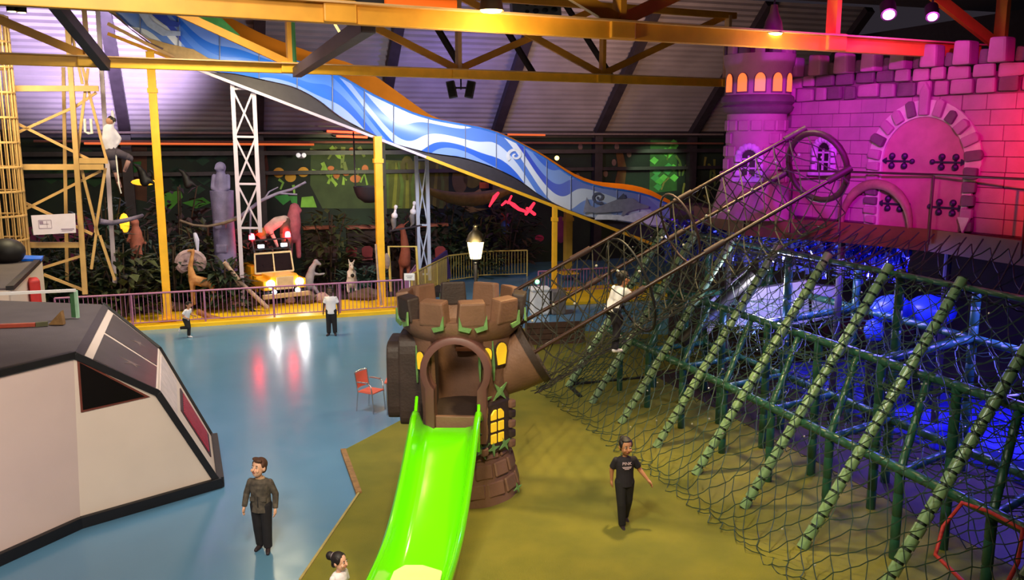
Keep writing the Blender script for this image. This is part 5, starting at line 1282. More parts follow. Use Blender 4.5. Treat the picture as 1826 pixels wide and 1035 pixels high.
# rocks along the front
rockm = pm('rock_brown', S(110, 92, 78), .9, 0, .4, 4, .6, 10)
RR_ = random.Random(21); rk = 0
BO = ['pale boulder left of the running child', 'brown boulder right behind the running child', 'brown boulder at the giraffe hind feet', 'pale boulder right of the giraffe', 'brown boulder left of the jeep wheel', 'brown boulder right of the jeep bumper', 'pale boulder left of the white-shirted person', 'brown boulder at the foot of the middle yellow post',
      'brown boulder between the kangaroo and the middle post', 'small pale boulder under the jeep bumper', 'brown boulder at the left end of the mauve railing', 'brown boulder at the foot of the left yellow post']
for px, py, r in ((300, 575, .35), (318, 566, .25), (386, 572, .45), (412, 566, .35), (450, 562, .3), (548, 556, .4), (575, 548, .32), (655, 540, .42), (640, 548, .3), (520, 560, .22), (235, 580, .4), (270, 572, .3)):
    p = PV(px, py, 31.7); p.z = .2
    m = MB().ball(p + ZD*r*.25, (r*RR_.uniform(.8, 1.3), r*.9, r*.6), 10, 7); m.v = [q + V3((RR_.uniform(-.12, .12)*r, RR_.uniform(-.12, .12)*r, RR_.uniform(-.1, .1)*r)) for q in m.v]
    o = m.build('boulder', rockm if rk % 3 else pm('rock_pale', S(186, 150, 140), .9, 0, .3, 4, .5, 10), None, smooth=25); tag(o, BO[rk], 'rock', 'boulders behind the railing'); rk += 1
branch('log lying on the yellow step behind the running child', [(352, 556), (375, 566), (400, 572)], 29.9, .1, .08, pm('log_rust', S(160, 104, 66), .8, 0, .3, 8))
# leafy plants
def leafy(label, base, h, spread, n, mat, group='dark jungle bushes', L_=.45, seed=1):
    t = thing('jungle_bush', label, 'plant', base, 0, group); rr = random.Random(seed); m = MB()
    for i in range(n):
        th = rr.uniform(0, 2*PI); rad = spread*math.sqrt(rr.random()); zz = h*rr.uniform(.08, 1)*(1-.35*rad/spread)
        c = base + V3((rad*math.cos(th), rad*math.sin(th)*.6, zz)); d = V3((math.cos(th), math.sin(th), rr.uniform(-.5, .9))).normalized()
        l = L_*rr.uniform(.6, 1.3); x, y, _ = frame_for(d); wv = x*(l*rr.uniform(.16, .28)); up = y*(.06*l)
        m.add([c, c + d*l*.4 + wv + up, c + d*l - y*.1*l, c + d*l*.4 - wv + up, c + d*l*.45 - up*.2], [(0, 4, 1), (1, 4, 2), (2, 4, 3), (3, 4, 0)])
    f = m.build('foliage', mat, t, fix=False); f['kind'] = 'stuff'
    s = MB()
    for k in range(4):
        a = k*1.7; s.tube([base + V3((.1*math.cos(a), .1*math.sin(a), 0)), base + V3((.3*spread*math.cos(a), .3*spread*math.sin(a), h*.5)), base + V3((.6*spread*math.cos(a), .5*spread*math.sin(a), h*.85))], .03, 5)
    s.build('stem', pm('stem_brown', S(70, 52, 40), .8), t)
lf = [pm('leaf_dark', S(40, 58, 36), .6, 0, .4, 2), pm('leaf_olive', S(76, 84, 48), .6, 0, .4, 2), pm('leaf_teal', S(62, 88, 80), .6, 0, .4, 2), pm('leaf_brown', S(70, 52, 50), .7, 0, .4, 2)]
k = 0
BL = ['dark bush at the foot of the scaffold tower', 'olive bush between the scaffold and the tall yellow post', 'teal bush behind the pinkish monkey figure', 'low brownish bush in front of the pinkish monkey', 'dark bush just right of the tall left yellow post',
      'olive bush behind the giraffe neck', 'low teal bush right of the giraffe legs', 'brownish bush behind the white lattice support', 'dark narrow bush right of the dark elephant', 'olive bush at the back below the painted stalks', 'teal bush beside the kangaroo', 'brownish bush behind the rust-red deer',
      'dark bush behind the street lantern, left side', 'olive bush behind the street lantern, right side', 'teal bush at the back below the wooden boat', 'brownish bush at the back below the red neon figures', 'dark bush behind the white paper plan', 'olive bush behind the wire cage', 'tall teal bush behind the hanging explorer', 'tall brownish bush behind the carved shield']
for px, v, h, s in ((165, 31.5, 2.2, 1.0), (215, 31, 2.8, 1.2), (262, 33, 3.2, 1.2), (232, 32, 1.4, 1.0), (310, 32, 2.6, 1.0), (372, 33, 3.2, 1.1), (384, 32.4, .8, .6), (455, 33.5, 3.0, 1.0), (400, 31.2, 2.0, .7), (590, 35, 3.4, 1.1), (648, 33.4, 1.0, .8), (700, 36.5, 3.2, 1.2), (800, 37, 3.6, 1.4), (850, 36, 3.0, 1.1), (770, 37.5, 3.0, 1.2), (905, 38, 3.4, 1.4), (130, 33, 3.2, 1.2), (60, 33, 3.0, 1.4), (190, 34, 4.4, 1.2), (325, 35, 4.8, 1.3)):
    p = PV(px, 500, v); p.z = .15; leafy(BL[k], p, h, s, 260, lf[k % 4], 'dark jungle bushes', .5, k+3); k += 1
# ------------------------------------------------------------------ painted mural pieces on the back wall
MV = WV - .02
def mural(pts, col, name='painted_leaf', v=None, th=.03):
    mt = pm('paint_%d_%d_%d' % col, S(*col), .8, 0, .3, 2)
    return MB().prism([PV(x, y, v or MV) for x, y in pts], VD*th).build(name, mt, wb)
def stalk(pts, w_, col, name='painted_stalk', v=None):
    L1, L2 = [], []
    for i, (x, y) in enumerate(pts):
        x0, y0 = pts[max(0, i-1)]; x1, y1 = pts[min(len(pts)-1, i+1)]; l = math.hypot(x1-x0, y1-y0); nx, ny = -(y1-y0)/l, (x1-x0)/l
        ww = w_*(1-.35*i/(len(pts)-1)); L1.append((x+nx*ww/2, y+ny*ww/2)); L2.append((x-nx*ww/2, y-ny*ww/2))
    return mural(L1 + L2[::-1], col, name, v)
def disc(cx, cy, rx, ry, col, name='painted_fruit', cut=None, v=None):
    return mural([(cx + rx*math.cos(2*PI*i/16), cy + ry*math.sin(2*PI*i/16)) for i in range(16)], col, name, v)
mural([(555, 258), (672, 258), (672, 372), (575, 372), (553, 330)], (62, 72, 46), 'painted_field', WV - .005, .012)
mural([(676, 285), (800, 290), (800, 372), (678, 372)], (92, 92, 40), 'painted_field', WV-.005, .012)
for cx, cy in ((497, 308), (518, 316), (541, 307)): disc(cx, cy, 10, 9, (214, 150, 58), 'painted_mushroom')
for cx, cy, rx, ry in ((600, 311, 6, 8), (617, 309, 6, 5), (634, 319, 10, 7), (651, 302, 6, 8), (627, 270, 5, 7), (590, 300, 6, 4)): disc(cx, cy, rx, ry, (206, 116, 74), 'painted_bloom')
for P_, w_ in (([(556, 305), (572, 309), (578, 295)], 7), ([(575, 290), (585, 312), (600, 330), (597, 332)], 7), ([(590, 262), (605, 280), (612, 283)], 8), ([(585, 328), (592, 310), (603, 320)], 5), ([(612, 330), (613, 316), (618, 322)], 5), ([(633, 312), (634, 300)], 4), ([(642, 325), (650, 310), (655, 330)], 5), ([(640, 300), (638, 312)], 4)): stalk(P_, w_, (150, 180, 78))
for P_, w_ in (([(552, 268), (565, 272), (580, 274)], 8), ([(612, 262), (610, 300)], 8), ([(640, 262), (650, 280)], 7), ([(600, 262), (585, 284)], 5), ([(612, 290), (618, 305)], 9)): stalk(P_, w_, (126, 134, 76))
for P_ in ([(497, 320), (505, 326), (500, 338)], [(523, 330), (525, 345)]): stalk(P_, 5, (132, 176, 80))
mural([(488, 350), (512, 347), (520, 355), (505, 366)], (58, 140, 66)); mural([(538, 352), (558, 350), (565, 370), (536, 370)], (120, 168, 66)); mural([(515, 350), (530, 350), (530, 366), (520, 362)], (66, 140, 70))
for i in range(9):
    x = 690 + i*12; stalk([(x, 372), (x+4*math.sin(i), 330), (x+6*math.sin(i*2), 290)], 7, (128, 124, 50) if i % 2 else (96, 112, 52))
mural([(290, 345), (322, 340), (326, 352), (300, 378), (292, 370)], (80, 150, 44)); mural([(325, 362), (362, 352), (376, 362), (350, 372)], (66, 140, 40)); mural([(228, 290), (252, 288), (250, 302), (236, 312)], (40, 108, 46))
for i in range(26):
    x = 300 + RR_.uniform(0, 85); y = RR_.uniform(258, 345); mural([(x, y), (x+14, y-7), (x+26, y), (x+13, y+9)], RR_.choice([(30, 58, 44), (36, 70, 50), (24, 48, 38)]))
for i in range(8):
    x = 45 + RR_.uniform(0, 110); y = RR_.uniform(260, 350); mural([(x, y), (x+20, y-9), (x+36, y), (x+18, y+12)], RR_.choice([(24, 52, 30), (30, 66, 34)]))
for cx, cy, rx, ry in ((60, 420, 20, 16), (130, 410, 38, 30), (145, 470, 30, 24), (60, 470, 30, 16)): disc(cx, cy, rx, ry, (130, 44, 92), 'painted_petal')
mural([(185, 262), (262, 262), (262, 360), (215, 350)], (92, 54, 36), 'painted_rockface', WV-.008, .014)
stalk([(462, 258), (470, 300), (468, 345)], 22, (96, 48, 36), 'painted_trunk')
mural([(1160, 250), (1207, 250), (1207, 340), (1158, 345)], (52, 92, 44), 'painted_field', WV-.01, .014)
for i in range(18):
    x = 1158 + RR_.uniform(0, 44); y = RR_.uniform(254, 335); mural([(x, y), (x+8, y-7), (x+16, y-1), (x+9, y+7)], RR_.choice([(110, 196, 84), (84, 176, 70), (70, 150, 80)]))
for i in range(22):
    x = 1205 + RR_.uniform(-20, 70); y = RR_.uniform(262, 350); a = RR_.uniform(-1, 1); stalk([(x, y), (x+9*a, y+9), (x+14*a, y+22)], 4, RR_.choice([(116, 116, 50), (92, 112, 52), (140, 130, 66)]), 'painted_frond')
for cx, cy in ((1035, 262), (1062, 256), (1060, 300), (1080, 310), (1100, 262), (1030, 315), (1095, 290), (1122, 275)): disc(cx, cy, 4, 6, (122, 92, 88), 'painted_bloom')
stalk([(1105, 330), (1110, 300), (1104, 270)], 18, (104, 66, 34), 'painted_trunk')
stalk([(858, 340), (840, 350), (815, 345)], 8, (150, 120, 84)); mural([(800, 350), (850, 372), (875, 372), (838, 380)], (134, 112, 62)); 
for cx, cy, rx, ry, c in ((892, 395, 10, 16, (168, 50, 60)), (900, 405, 8, 12, (84, 110, 190)), (906, 390, 6, 10, (150, 60, 120)), (890, 385, 5, 6, (190, 150, 140)), (962, 425, 8, 6, (180, 40, 90)), (1000, 410, 10, 24, (120, 36, 90))): disc(cx, cy, rx, ry, c, 'painted_figure')
disc(726, 300, 0.1+12, 22, (96, 84, 44)); disc(820, 320, 14, 26, (100, 84, 56)); disc(842, 318, 16, 18, (104, 100, 42))
mural([(855, 325), (872, 326), (872, 336), (855, 336)], (206, 92, 50)); mural([(880, 328), (902, 330), (902, 338), (880, 338)], (196, 80, 48))
# ledge with orange light, counters, chairs at the back
glowy = pm('ledge_glow', S(255, 176, 40), .5, 0, 0, 2, emis=1.6)
for px, py, wd, hh, lab in ((256, 325, .45, .12, 'small orange-lit lamp under the black bird'), (222, 398, .18, .35, 'narrow yellow lamp glowing at the left branch')):
    o = MB().ball(PV(px, py, 33.4), (wd, .1, hh), 10, 6).build('glow_lamp', glowy, None, smooth=0); tag(o, lab, 'lamp')
cnt = pm('counter_wood', S(176, 100, 76), .55, 0, .25, 3)
for px0, px1, py, lab in ((540, 597, 407, 'reddish counter ledge at the back, left half'), (617, 668, 406, 'reddish counter ledge at the back, right half by the post'), (745, 797, 402, 'short reddish counter behind the pale lattice support')):
    a, b = PV(px0, py, 37.0), PV(px1, py, 37.0); b.z = a.z
    t = thing('counter', lab, 'counter', V3(((a.x+b.x)/2, (a.y+b.y)/2, 0)), 0, 'back counters')
    MB().bar(a, b, .6, .12).build('counter_top', cnt, t, bevel=.02); MB().bar(V3((a.x, a.y+.1, a.z*.5)), V3((b.x, b.y+.1, b.z*.5)), .3, a.z-.15, ZD).build('counter_front', pm('counter_dark', S(62, 44, 36), .7), t)
chm = [pm('plastic_red', S(150, 60, 62), .5), pm('plastic_dim', S(84, 60, 62), .5)]
for i, (px, lab) in enumerate(((573, 'dim plastic cafe chair, leftmost of the back row'), (592, 'dim plastic cafe chair, second in the back row'), (626, 'reddish plastic cafe chair at the middle of the back row'), (654, 'reddish plastic cafe chair next to the yellow post in the back row'), (783, 'red-framed cafe chair behind the pale lattice support'))):
    p = PV(px, 470, 35.6); p.z = 0; t = thing('cafe_chair', lab, 'chair', p, math.radians(19), 'back row chairs'); mt = chm[1] if i < 2 else chm[0]
    z0 = PV(px, 462, 35.6).z
    MB().box((0, 0, z0), (.46, .46, .05)).build('seat', mt, t, local=True, bevel=.02)
    MB().prism([(-.2, -.2, z0+.1), (.2, -.2, z0+.1), (.23, -.24, z0+.45), (.12, -.25, z0+.56), (-.12, -.25, z0+.56), (-.23, -.24, z0+.45)], (0, .04, 0)).build('backrest', mt, t, local=True)
    for sx in (-1, 1):
        for sy in (-1, 1): MB().cyl((sx*.2, sy*.2, 0), (sx*.2, sy*.2, z0), .02, 6).build('leg', M_dark, t, local=True)
bs_ = MB().bar(PV(540, 520, 36), PV(770, 500, 36), .1, 1.9, ZD).build('low_wall', pm('low_wall_dark', S(52, 34, 42), .7, 0, .3, 2)); tag(bs_, 'low dark wall behind the kangaroo', 'divider')  # dark low wall, one solid bar
pu = MB().bar(PV(735, 520, 33.0), PV(800, 470, 35.0), .08, 1.2, ZD).build('purple_partition', pm('partition_purple', S(74, 54, 110), .6), bevel=.02); tag(pu, 'purple partition behind the straw railing', 'divider')  # purple partition, one solid bar
# red neon and light bars under the eaves
neon = pm('neon_red', S(255, 70, 40), .5, 0, 0, 2, emis=3.5); neon2 = pm('neon_dim', S(220, 100, 50), .5, 0, 0, 2, emis=.7)
for a, b, mt, lab in (((583, 234), (668, 238), neon, 'bright red neon tube under the eaves left of the slide'), ((600, 243), (655, 245), neon, 'second red neon tube just under the first'), ((150, 256), (560, 258), neon2, 'long dim red lighting tube under the eaves at the left'), ((905, 240), (972, 241), neon2, 'orange neon tube under the eaves right of the slide crest')):
    o = MB().cyl(PV(*a, 38.2), PV(*b, 38.2), .045, 8).build('neon_tube', mt); tag(o, lab, 'light')
    for x, y in (a, b): MB().bar(PV(x, y, 38.2), PV(x, y, 38.2) + VD*1.2, .05, .05).build('bracket', M_dark, o)
for y, lab in ((236, 'thin pale pipe running along the eaves'), (252, 'thin rusty pipe below the pale eaves pipe')):
    o = MB().cyl(PV(60, y, 38.6), PV(1290, y+4, 38.6), .05, 8).build('eaves_pipe', pm('pipe_grey', S(150, 130, 130), .4, .3) if y < 240 else pm('pipe_rust', S(120, 70, 60), .5)); tag(o, lab, 'pipe')
ms = pm('mask_white', S(240, 236, 240), .4, 0, 0, 2, emis=.6)
mk = thing('skull_mask', 'small white glowing mask on the dark mural by the mushrooms', 'mask', PV(537, 277, 38.9))
for dx in (-5, 5): MB().ball(PV(537+dx, 277, 38.8), (.1, .05, .1), 8, 6).build('eye_light', ms, mk)
MB().box(PV(537, 279, 38.9), (.3, .06, .2)).build('mask_face', pm('mask_grey', S(120, 110, 120)), mk, bevel=.04)
# red neon creature under the slide
nr_ = pm('neon_pinkred', S(255, 46, 70), .5, 0, 0, 2, emis=1.6)
o = MB().limb([(PV(*q, 33.5), r) for q, r in (((907, 360), .05), ((916, 366), .09), ((925, 373), .07), ((936, 377), .06))], 8).limb([(PV(938, 382, 33.5), .06), (PV(945, 373, 33.5), .08), (PV(952, 363, 33.5), .06)], 8).limb([(PV(940, 372, 33.5), .06), (PV(953, 382, 33.5), .07)], 8).limb([(PV(906, 362, 33.5), .05), (PV(912, 350, 33.5), .04)], 8).build('neon_lobster', nr_, None, smooth=50); tag(o, 'glowing red lobster-like figure hanging below the slide', 'figure')
o = MB().limb([(PV(873, 368, 33.7), .04), (PV(882, 352, 33.7), .09), (PV(888, 345, 33.7), .06)], 8).limb([(PV(895, 366, 33.7), .04), (PV(902, 360, 33.7), .06)], 8).build('neon_bird', nr_, None, smooth=50); tag(o, 'smaller glowing red figure left of the red lobster shape', 'figure')
# boat hanging in the jungle
bt = PV(840, 345, 35.2); m = MB()
secs = []
for i in range(9):
    t = i/8; x = (t-.5)*4.2; wd = .55*math.sin(PI*(.08+.84*t))+.02; secs.append([bt + UD*x + VD*(wd*math.cos(a)) + ZD*(-.55*math.sin(a)*math.sin(PI*(.1+.8*t)) + .35*(2*t-1)**2) for a in [PI*k/8 for k in range(9)]])
vs = [p for s_ in secs for p in s_]; m.add(vs, [(i*9+k, i*9+k+1, (i+1)*9+k+1, (i+1)*9+k) for i in range(8) for k in range(8)])
o = m.build('wooden_boat', pm('boat_olive', S(120, 96, 52), .7, 0, .3, 5), None, smooth=40); tag(o, 'olive wooden boat hull hanging in the jungle under the slide', 'boat')
md = o.modifiers.new('s', 'SOLIDIFY'); md.thickness = .06; BAKE.append(o)
# white cooler and planter behind the bridge
cb = G(962, 560); cb.z = 0; ck = thing('ice_cooler', 'white plastic cooler bin seen through the rope bridge netting', 'bin', cb, math.radians(10))
MB().box((0, 0, .42), (.62, .55, .84)).build('body', M_white, ck, local=True, bevel=.07); MB().box((0, 0, .88), (.68, .6, .12)).build('lid', M_white, ck, local=True, bevel=.05)
o = MB().box(cb + V3((.62, .05, .42)), (.5, .5, .84), .2).build('grey_bin', pm('bin_grey', S(120, 112, 108), .5), bevel=.05); tag(o, 'grey ribbed bin standing right of the white cooler', 'bin')
for k in range(5): MB().box(cb + V3((.44+.09*k, -.22+.02*k, .42)), (.03, .03, .7), .2).build('bin_rib', pm('bin_rib', S(160, 150, 145), .5), o)
pl = G(970, 618); pw_ = thing('timber_planter', 'low brown timber wall of stacked boards behind the tower funnel', 'wall', pl)
for k in range(4): MB().bar(pl + V3((-.55, 0, .1+.17*k)), pl + V3((1.2, .3, .1+.17*k)), .12, .155).build('board', M_darkwood, pw_, bevel=.01)
# ------------------------------------------------------------------ lamps and speakers in the roof
for i, (px, py, lab, en) in enumerate(((860, 20, 'lit pendant lamp hanging on the front truss above the middle', 1), (1377, 57, 'lit pendant lamp on the front truss beside the castle turret', 1))):
    p = PT(px, py, NP0) - TN*(.3 if i == 0 else .02); t = thing('pendant_lamp', lab, 'lamp', p, 0, 'roof pendant lamps')
    MB().lathe([(.17, -.03), (.16, 0), (.13, .16), (.07, .3), (.05, .42), (0, .43)], p, 20).build('shade', pm('shade_grey', S(150, 120, 90), .4, .4), t, smooth=40)
    MB().lathe([(0, -.02), (.15, -.02), (.13, -.05), (0, -.07)], p, 18).build('bulb_lens', pm('pendant_glow', S(255, 214, 130), .4, 0, 0, 2, emis=12), t)
    MB().cyl(p + ZD*.4, p + ZD*1.9, .015, 6).build('cord', M_black, t)
    lamp('pendant_light', 'POINT', p - ZD*.75 - TN*.35, (120, 50)[i], (1, .80, .48), None, .12)
sk = PV(822, 160, 24.5); spk = thing('twin_speaker', 'pair of grey loudspeakers hanging below the rear truss', 'speaker', sk)
for sx in (-1, 1):
    q = sk + V3((sx*.26, 0, 0)); MB().box(q, (.24, .3, .48), 0, Matrix.Rotation(sx*.2, 3, 'Y')).build('cabinet', pm('speaker_grey', S(92, 84, 96), .5), spk, bevel=.03)
    MB().box(q + V3((0, -.16, 0)), (.17, .02, .4), 0, Matrix.Rotation(sx*.2, 3, 'Y')).build('speaker_front', M_black, spk)
MB().bar(sk + V3((-.26, 0, .05)), sk + V3((.26, 0, .05)), .06, .05).build('bracket', M_dark, spk); MB().cyl(sk, sk + ZD*1.0, .025, 6).build('hanger', M_dark, spk)
bx = PV(955, 18, 26); vb = thing('crate_rack', 'grey crate panel with rows of dark round holes above the front truss', 'rack', bx)
MB().box(bx, (1.5, .5, .5), .15, Matrix.Rotation(.15, 3, 'Z') @ Matrix.Rotation(-.08, 3, 'Y')).build('crate', pm('crate_grey', S(110, 110, 116), .5), vb, bevel=.02)
for i in range(5):
    for k in range(2): MB().ball(bx + V3((-.56+.28*i, -.26-.04*i*0, -.1+.21*k+.02*i)), (.1, .05, .075), 10, 6).build('hole', M_black, vb)
o = MB().box(PT(778, 4, NP0) + TN*.9, (1.25, .1, .34), .3).build('orange_banner', pm('banner_orange', S(255, 110, 20), .5, 0, .05, emis=.35), bevel=.02); tag(o, 'glowing orange sign strip above the front truss at the top edge', 'sign')
o = MB().box(PT(686, 3, NP0) + TN*.9, (.5, .3, .4), .3).build('black_unit', M_black, bevel=.03); tag(o, 'black equipment box left of the orange strip', 'box')
o = MB().cyl(PV(519, 5, 22.4), PV(524, 112, 22.4), .07, 8).build('green_tube', pm('tube_green', S(120, 226, 150), .4, 0, .1, 2)); tag(o, 'pale green upright tube behind the trusses', 'pole')
o = MB().cyl(PV(593, 36, 20), PV(613, 70, 20), .03, 6).build('light_stick', pm('stick_glow', S(255, 224, 130), .4, 0, 0, 2, emis=1.5)); tag(o, 'short glowing yellow stick above the dark brace', 'light')
for px, py in ((20, 10), (38, 12)): 
    q = PV(px, py, 22); o = MB().cyl(q + ZD*.2, q - ZD*.12, .1, 12).build('spot_can', M_black, None); MB().cyl(q - ZD*.10, q - ZD*.13, .08, 12).build('lens', pm('pendant_glow', S(255, 214, 130), .4, 0, 0, 2, emis=12), o); tag(o, 'left of the two small warm spot cans in the top left corner' if px == 20 else 'right of the two small warm spot cans in the top left corner', 'lamp')
q = PV(993, 282, 33); o = MB().ball(q, .09, 10, 6).build('warm_bulb', pm('warm_bulb', S(255, 210, 90), .4, 0, 0, 2, emis=8), None); tag(o, 'small warm bulb glowing behind the crest of the wave slide', 'lamp')
# roof and display colour lights
lamp('roof_wash', 'SPOT', UV(-2.6, 32.0, 6.6), 7500, (.72, .60, 1), UV(-3.6, 37.4, 10.4), .6, 84, .5)
lamp('roof_wash', 'AREA', UV(9.5, 33, 7.5), 160, (.25, .2, 1), UV(11.0, 38.4, 8.0), .6)
lamp('roof_wash', 'AREA', UV(16, 30, 6.4), 300, (1, .60, .36), UV(17, 37, 10), 3)
lamp('slide_wash', 'AREA', UV(7.5, 25.5, 7.0), 420, (.92, .92, 1), UV(7.5, 30.6, 5.0), 1.2)
lamp('slide_wash', 'SPOT', UV(-2.0, 22.0, 7.0), 420, (.55, .65, 1), UV(1.0, 30.6, 7.0), .3, 40)
lamp('jungle_wash', 'AREA', UV(-5, 26.5, 8.5), 420, (1, .84, .5), UV(-5, 30.2, 0), 1.5)
lamp('jungle_wash', 'AREA', UV(1.5, 27.5, 8.0), 420, (1, .84, .5), UV(1.0, 30.5, 0), 1.5)
lamp('mural_wash', 'SPOT', UV(6.6, 34.5, 5.0), 800, (.9, 1, .5), UV(6.2, 39.6, 4.2), .2, 70)
lamp('mural_wash', 'SPOT', UV(21, 35, 6.0), 700, (.6, 1, .5), UV(21.2, 39.6, 4.0), .2, 45)
# ------------------------------------------------------------------ people
def rotm(yaw, pitch=0, roll=0): return Matrix.Rotation(yaw, 3, 'Z') @ Matrix.Rotation(pitch, 3, 'X') @ Matrix.Rotation(roll, 3, 'Y')
def person(label, loc, rz, H, joints, skin, shirt, trouser, shoe, hair, sleeve='short', hair_kind='short', head_yaw=0, head_pitch=0, voxel=.006, build=1.0, face=True, print_text=None, hem=.47, hs=1.0):
    t = thing('person', label, 'person', loc, rz)
    J = dict(pel=(0, 0, .52), chest=(0, 0, .70), neck=(0, .005, .822), head=(0, -.012, .925),
             shL=(.094, .005, .782), shR=(-.094, .005, .782), elL=(.132, .015, .645), elR=(-.132, .015, .645), wrL=(.142, -.02, .515), wrR=(-.142, -.02, .515),
             hipL=(.045, 0, .51), hipR=(-.045, 0, .51), knL=(.05, -.01, .28), knR=(-.05, -.01, .28), anL=(.052, .012, .045), anR=(-.052, .012, .045), toL=(.06, -.085, .018), toR=(-.06, -.085, .018))
    J.update(joints); dz = (hs-1)*.13
    for k_, v_ in list(J.items()):
        v_ = V3(v_)
        if k_ in ('neck', 'shL', 'shR', 'elL', 'elR', 'wrL', 'wrR'): v_.z -= dz; v_.x *= (1 if k_ == 'neck' else 1+.3*(build-1))
        if k_ == 'chest': v_.z -= dz*.6
        if k_ == 'head': v_.z -= (hs-1)*.075
        J[k_] = v_
    J = {k: V3(v)*H for k, v in J.items()}; b = build; H0 = H
    hm = rotm(head_yaw, head_pitch); hc = J['head']
    side = (J['shL']-J['shR']).normalized(); up = (J['neck']-J['pel']).normalized(); fw = side.cross(up).normalized(); fw = -fw if fw.y > 0 and abs(fw.y) > .3 else fw
    m = MB()
    # head: skull, jaw, nose, ears
    Hh = H*hs; h = lambda x, y, z: hc + hm @ (V3((x, y, z))*(H*hs))
    m.ball(h(0, .006, .012), (.050*Hh, .060*Hh, .060*Hh), 16, 12, hm); m.ball(h(0, -.012, -.028), (.040*Hh, .044*Hh, .046*Hh), 14, 10, hm); m.ball(h(0, -.03, -.056), (.018*Hh, .016*Hh, .014*Hh), 10, 6, hm)
    m.limb([(h(0, -.052, .008), .006*Hh), (h(0, -.066, -.018), .009*Hh)], 8)
    for sx in (-1, 1): m.ball(h(sx*.05, .006, -.006), (.009*Hh, .014*Hh, .020*Hh), 8, 6, hm); m.ball(h(sx*.026, -.045, -.022), (.013*Hh, .012*Hh, .014*Hh), 8, 6, hm)
    m.limb([(J['neck'] + V3((0, 0, -.02))*H, .030*H), (hc + hm @ V3((0, .008*H, -.045*H)), .026*H)], 12)
    # torso
    sec = []
    for f, rx, ry in ((0, .075, .056), (.18, .070, .052), (.45, .072, .052), (.72, .088, .056), (.88, .090, .050), (.97, .055, .036)):
        sec.append((J['pel'].lerp(J['neck'], f) if f < 2 else 0, rx*H*b, ry*H*b, side, fw))
    m.loft(sec, 18)
    for s_ in 'LR':
        sgn = 1 if s_ == 'L' else -1
        m.limb([(J['sh'+s_], .030*H*b), (J['el'+s_], .023*H*b), (J['wr'+s_], .0155*H)], 12)
        d = (J['wr'+s_]-J['el'+s_]).normalized(); inw = (V3((-sgn, 0, 0)) - d*d.dot(V3((-sgn, 0, 0)))).normalized(); fwd = d.cross(inw)*(1 if s_ == 'R' else -1); 
        if fwd.y > 0: fwd = -fwd
        w0 = J['wr'+s_]; kn = w0 + d*.050*H
        m.limb([(w0, .0145*H), (w0 + d*.025*H + fwd*.006*H, .0155*H), (kn + fwd*.005*H, .0145*H)], 8); m.limb([(w0 + d*.02*H - fwd*.008*H, .0135*H), (kn - fwd*.010*H, .013*H)], 8)
        for q, (off, ln) in enumerate(((.020, .036), (.0075, .042), (-.005, .039), (-.0165, .030))):     # four fingers, slightly curled
            b0 = kn + fwd*off*H; b1 = b0 + d*ln*.55*H + inw*.004*H; b2 = b1 + d*ln*.40*H + inw*.011*H
            m.limb([(b0, .0060*H), (b1, .0056*H), (b2, .0048*H)], 6)
        t0 = w0 + d*.014*H + fwd*.012*H; m.limb([(t0, .0070*H), (t0 + d*.022*H + fwd*.015*H, .0064*H), (t0 + d*.042*H + fwd*.016*H + inw*.006*H, .0052*H)], 6)
        m.limb([(J['hip'+s_], .050*H*b), (J['kn'+s_], .034*H*b), (J['kn'+s_].lerp(J['an'+s_], .35), .032*H*b), (J['an'+s_], .020*H)], 12)
        m.limb([(J['an'+s_] - V3((0, 0, .015*H)), .022*H), (J['to'+s_], .017*H)], 8)
    body = m.build('body', skin, t, local=True, remesh=voxel*H/1.4, sm=2)
    # shirt and sleeves
    sh = MB(); sec = []
    hf = (hem-.52)/(.30)
    for f, rx, ry in ((hf, .086, .068), (.12, .086, .066), (.4, .084, .064), (.7, .094, .068), (.86, .092, .060), (.95, .074, .050), (1.0, .040, .036)):
        sec.append((J['pel'] + (J['neck']-J['pel'])*f, rx*H*b, ry*H*b, side, fw))
    sh.loft(sec, 20)
    for s_ in 'LR':
        if sleeve == 'short':
            e = J['sh'+s_].lerp(J['el'+s_], .72); sh.cone(J['sh'+s_], e, .036*H, .040*H, 12); sh.ball(J['sh'+s_], .036*H, 12, 8)
        else:
            sh.limb([(J['sh'+s_], .037*H), (J['el'+s_], .034*H)], 12); sh.cone(J['el'+s_], J['wr'+s_], .034*H, .028*H, 12); sh.cone(J['wr'+s_].lerp(J['el'+s_], .12), J['wr'+s_].lerp(J['el'+s_], -.03), .024*H, .022*H, 12)
    so = sh.build('hooded_jacket' if sleeve == 'long' else 'shirt', shirt, t, local=True, remesh=voxel*1.15*H/1.4, sm=2)
    if sleeve == 'long':
        col = MB().loft([(J['neck'] + V3((0, .004, -.022))*H, .058*H, .048*H, side, fw), (J['neck'] + V3((0, .0, .012))*H, .046*H, .042*H, side, fw), (J['neck'] + V3((0, 0, .012))*H, .038*H, .036*H, side, fw)], 16)
        col.build('collar', pm('collar_tan', S(206, 170, 130), .8), t, local=True, smooth=50)
        pk = MB()
        for sx in (-1, 1): MB().box(J['pel'] + V3((sx*.05*b, -.062*b, .07))*H, (.05*H, .012*H, .05*H)).build('pocket', shirt, t, local=True, bevel=.004*H)
        MB().bar(J['pel'] + V3((0, -.070*b, -.01))*H, J['neck'] + V3((0, -.052*b, -.04))*H, .008*H, .006*H, fw).build('zip', pm('zip_dark', S(36, 32, 32)), t, local=True)
    # trousers
    tr = MB(); tr.loft([(J['pel'] + up*.02*H, .080*H*b, .060*H*b, side, fw), (J['pel'] - up*.01*H, .083*H*b, .063*H*b, side, fw), ((J['hipL']+J['hipR'])/2 - up*.03*H, .080*H*b, .062*H*b, side, fw)], 18)
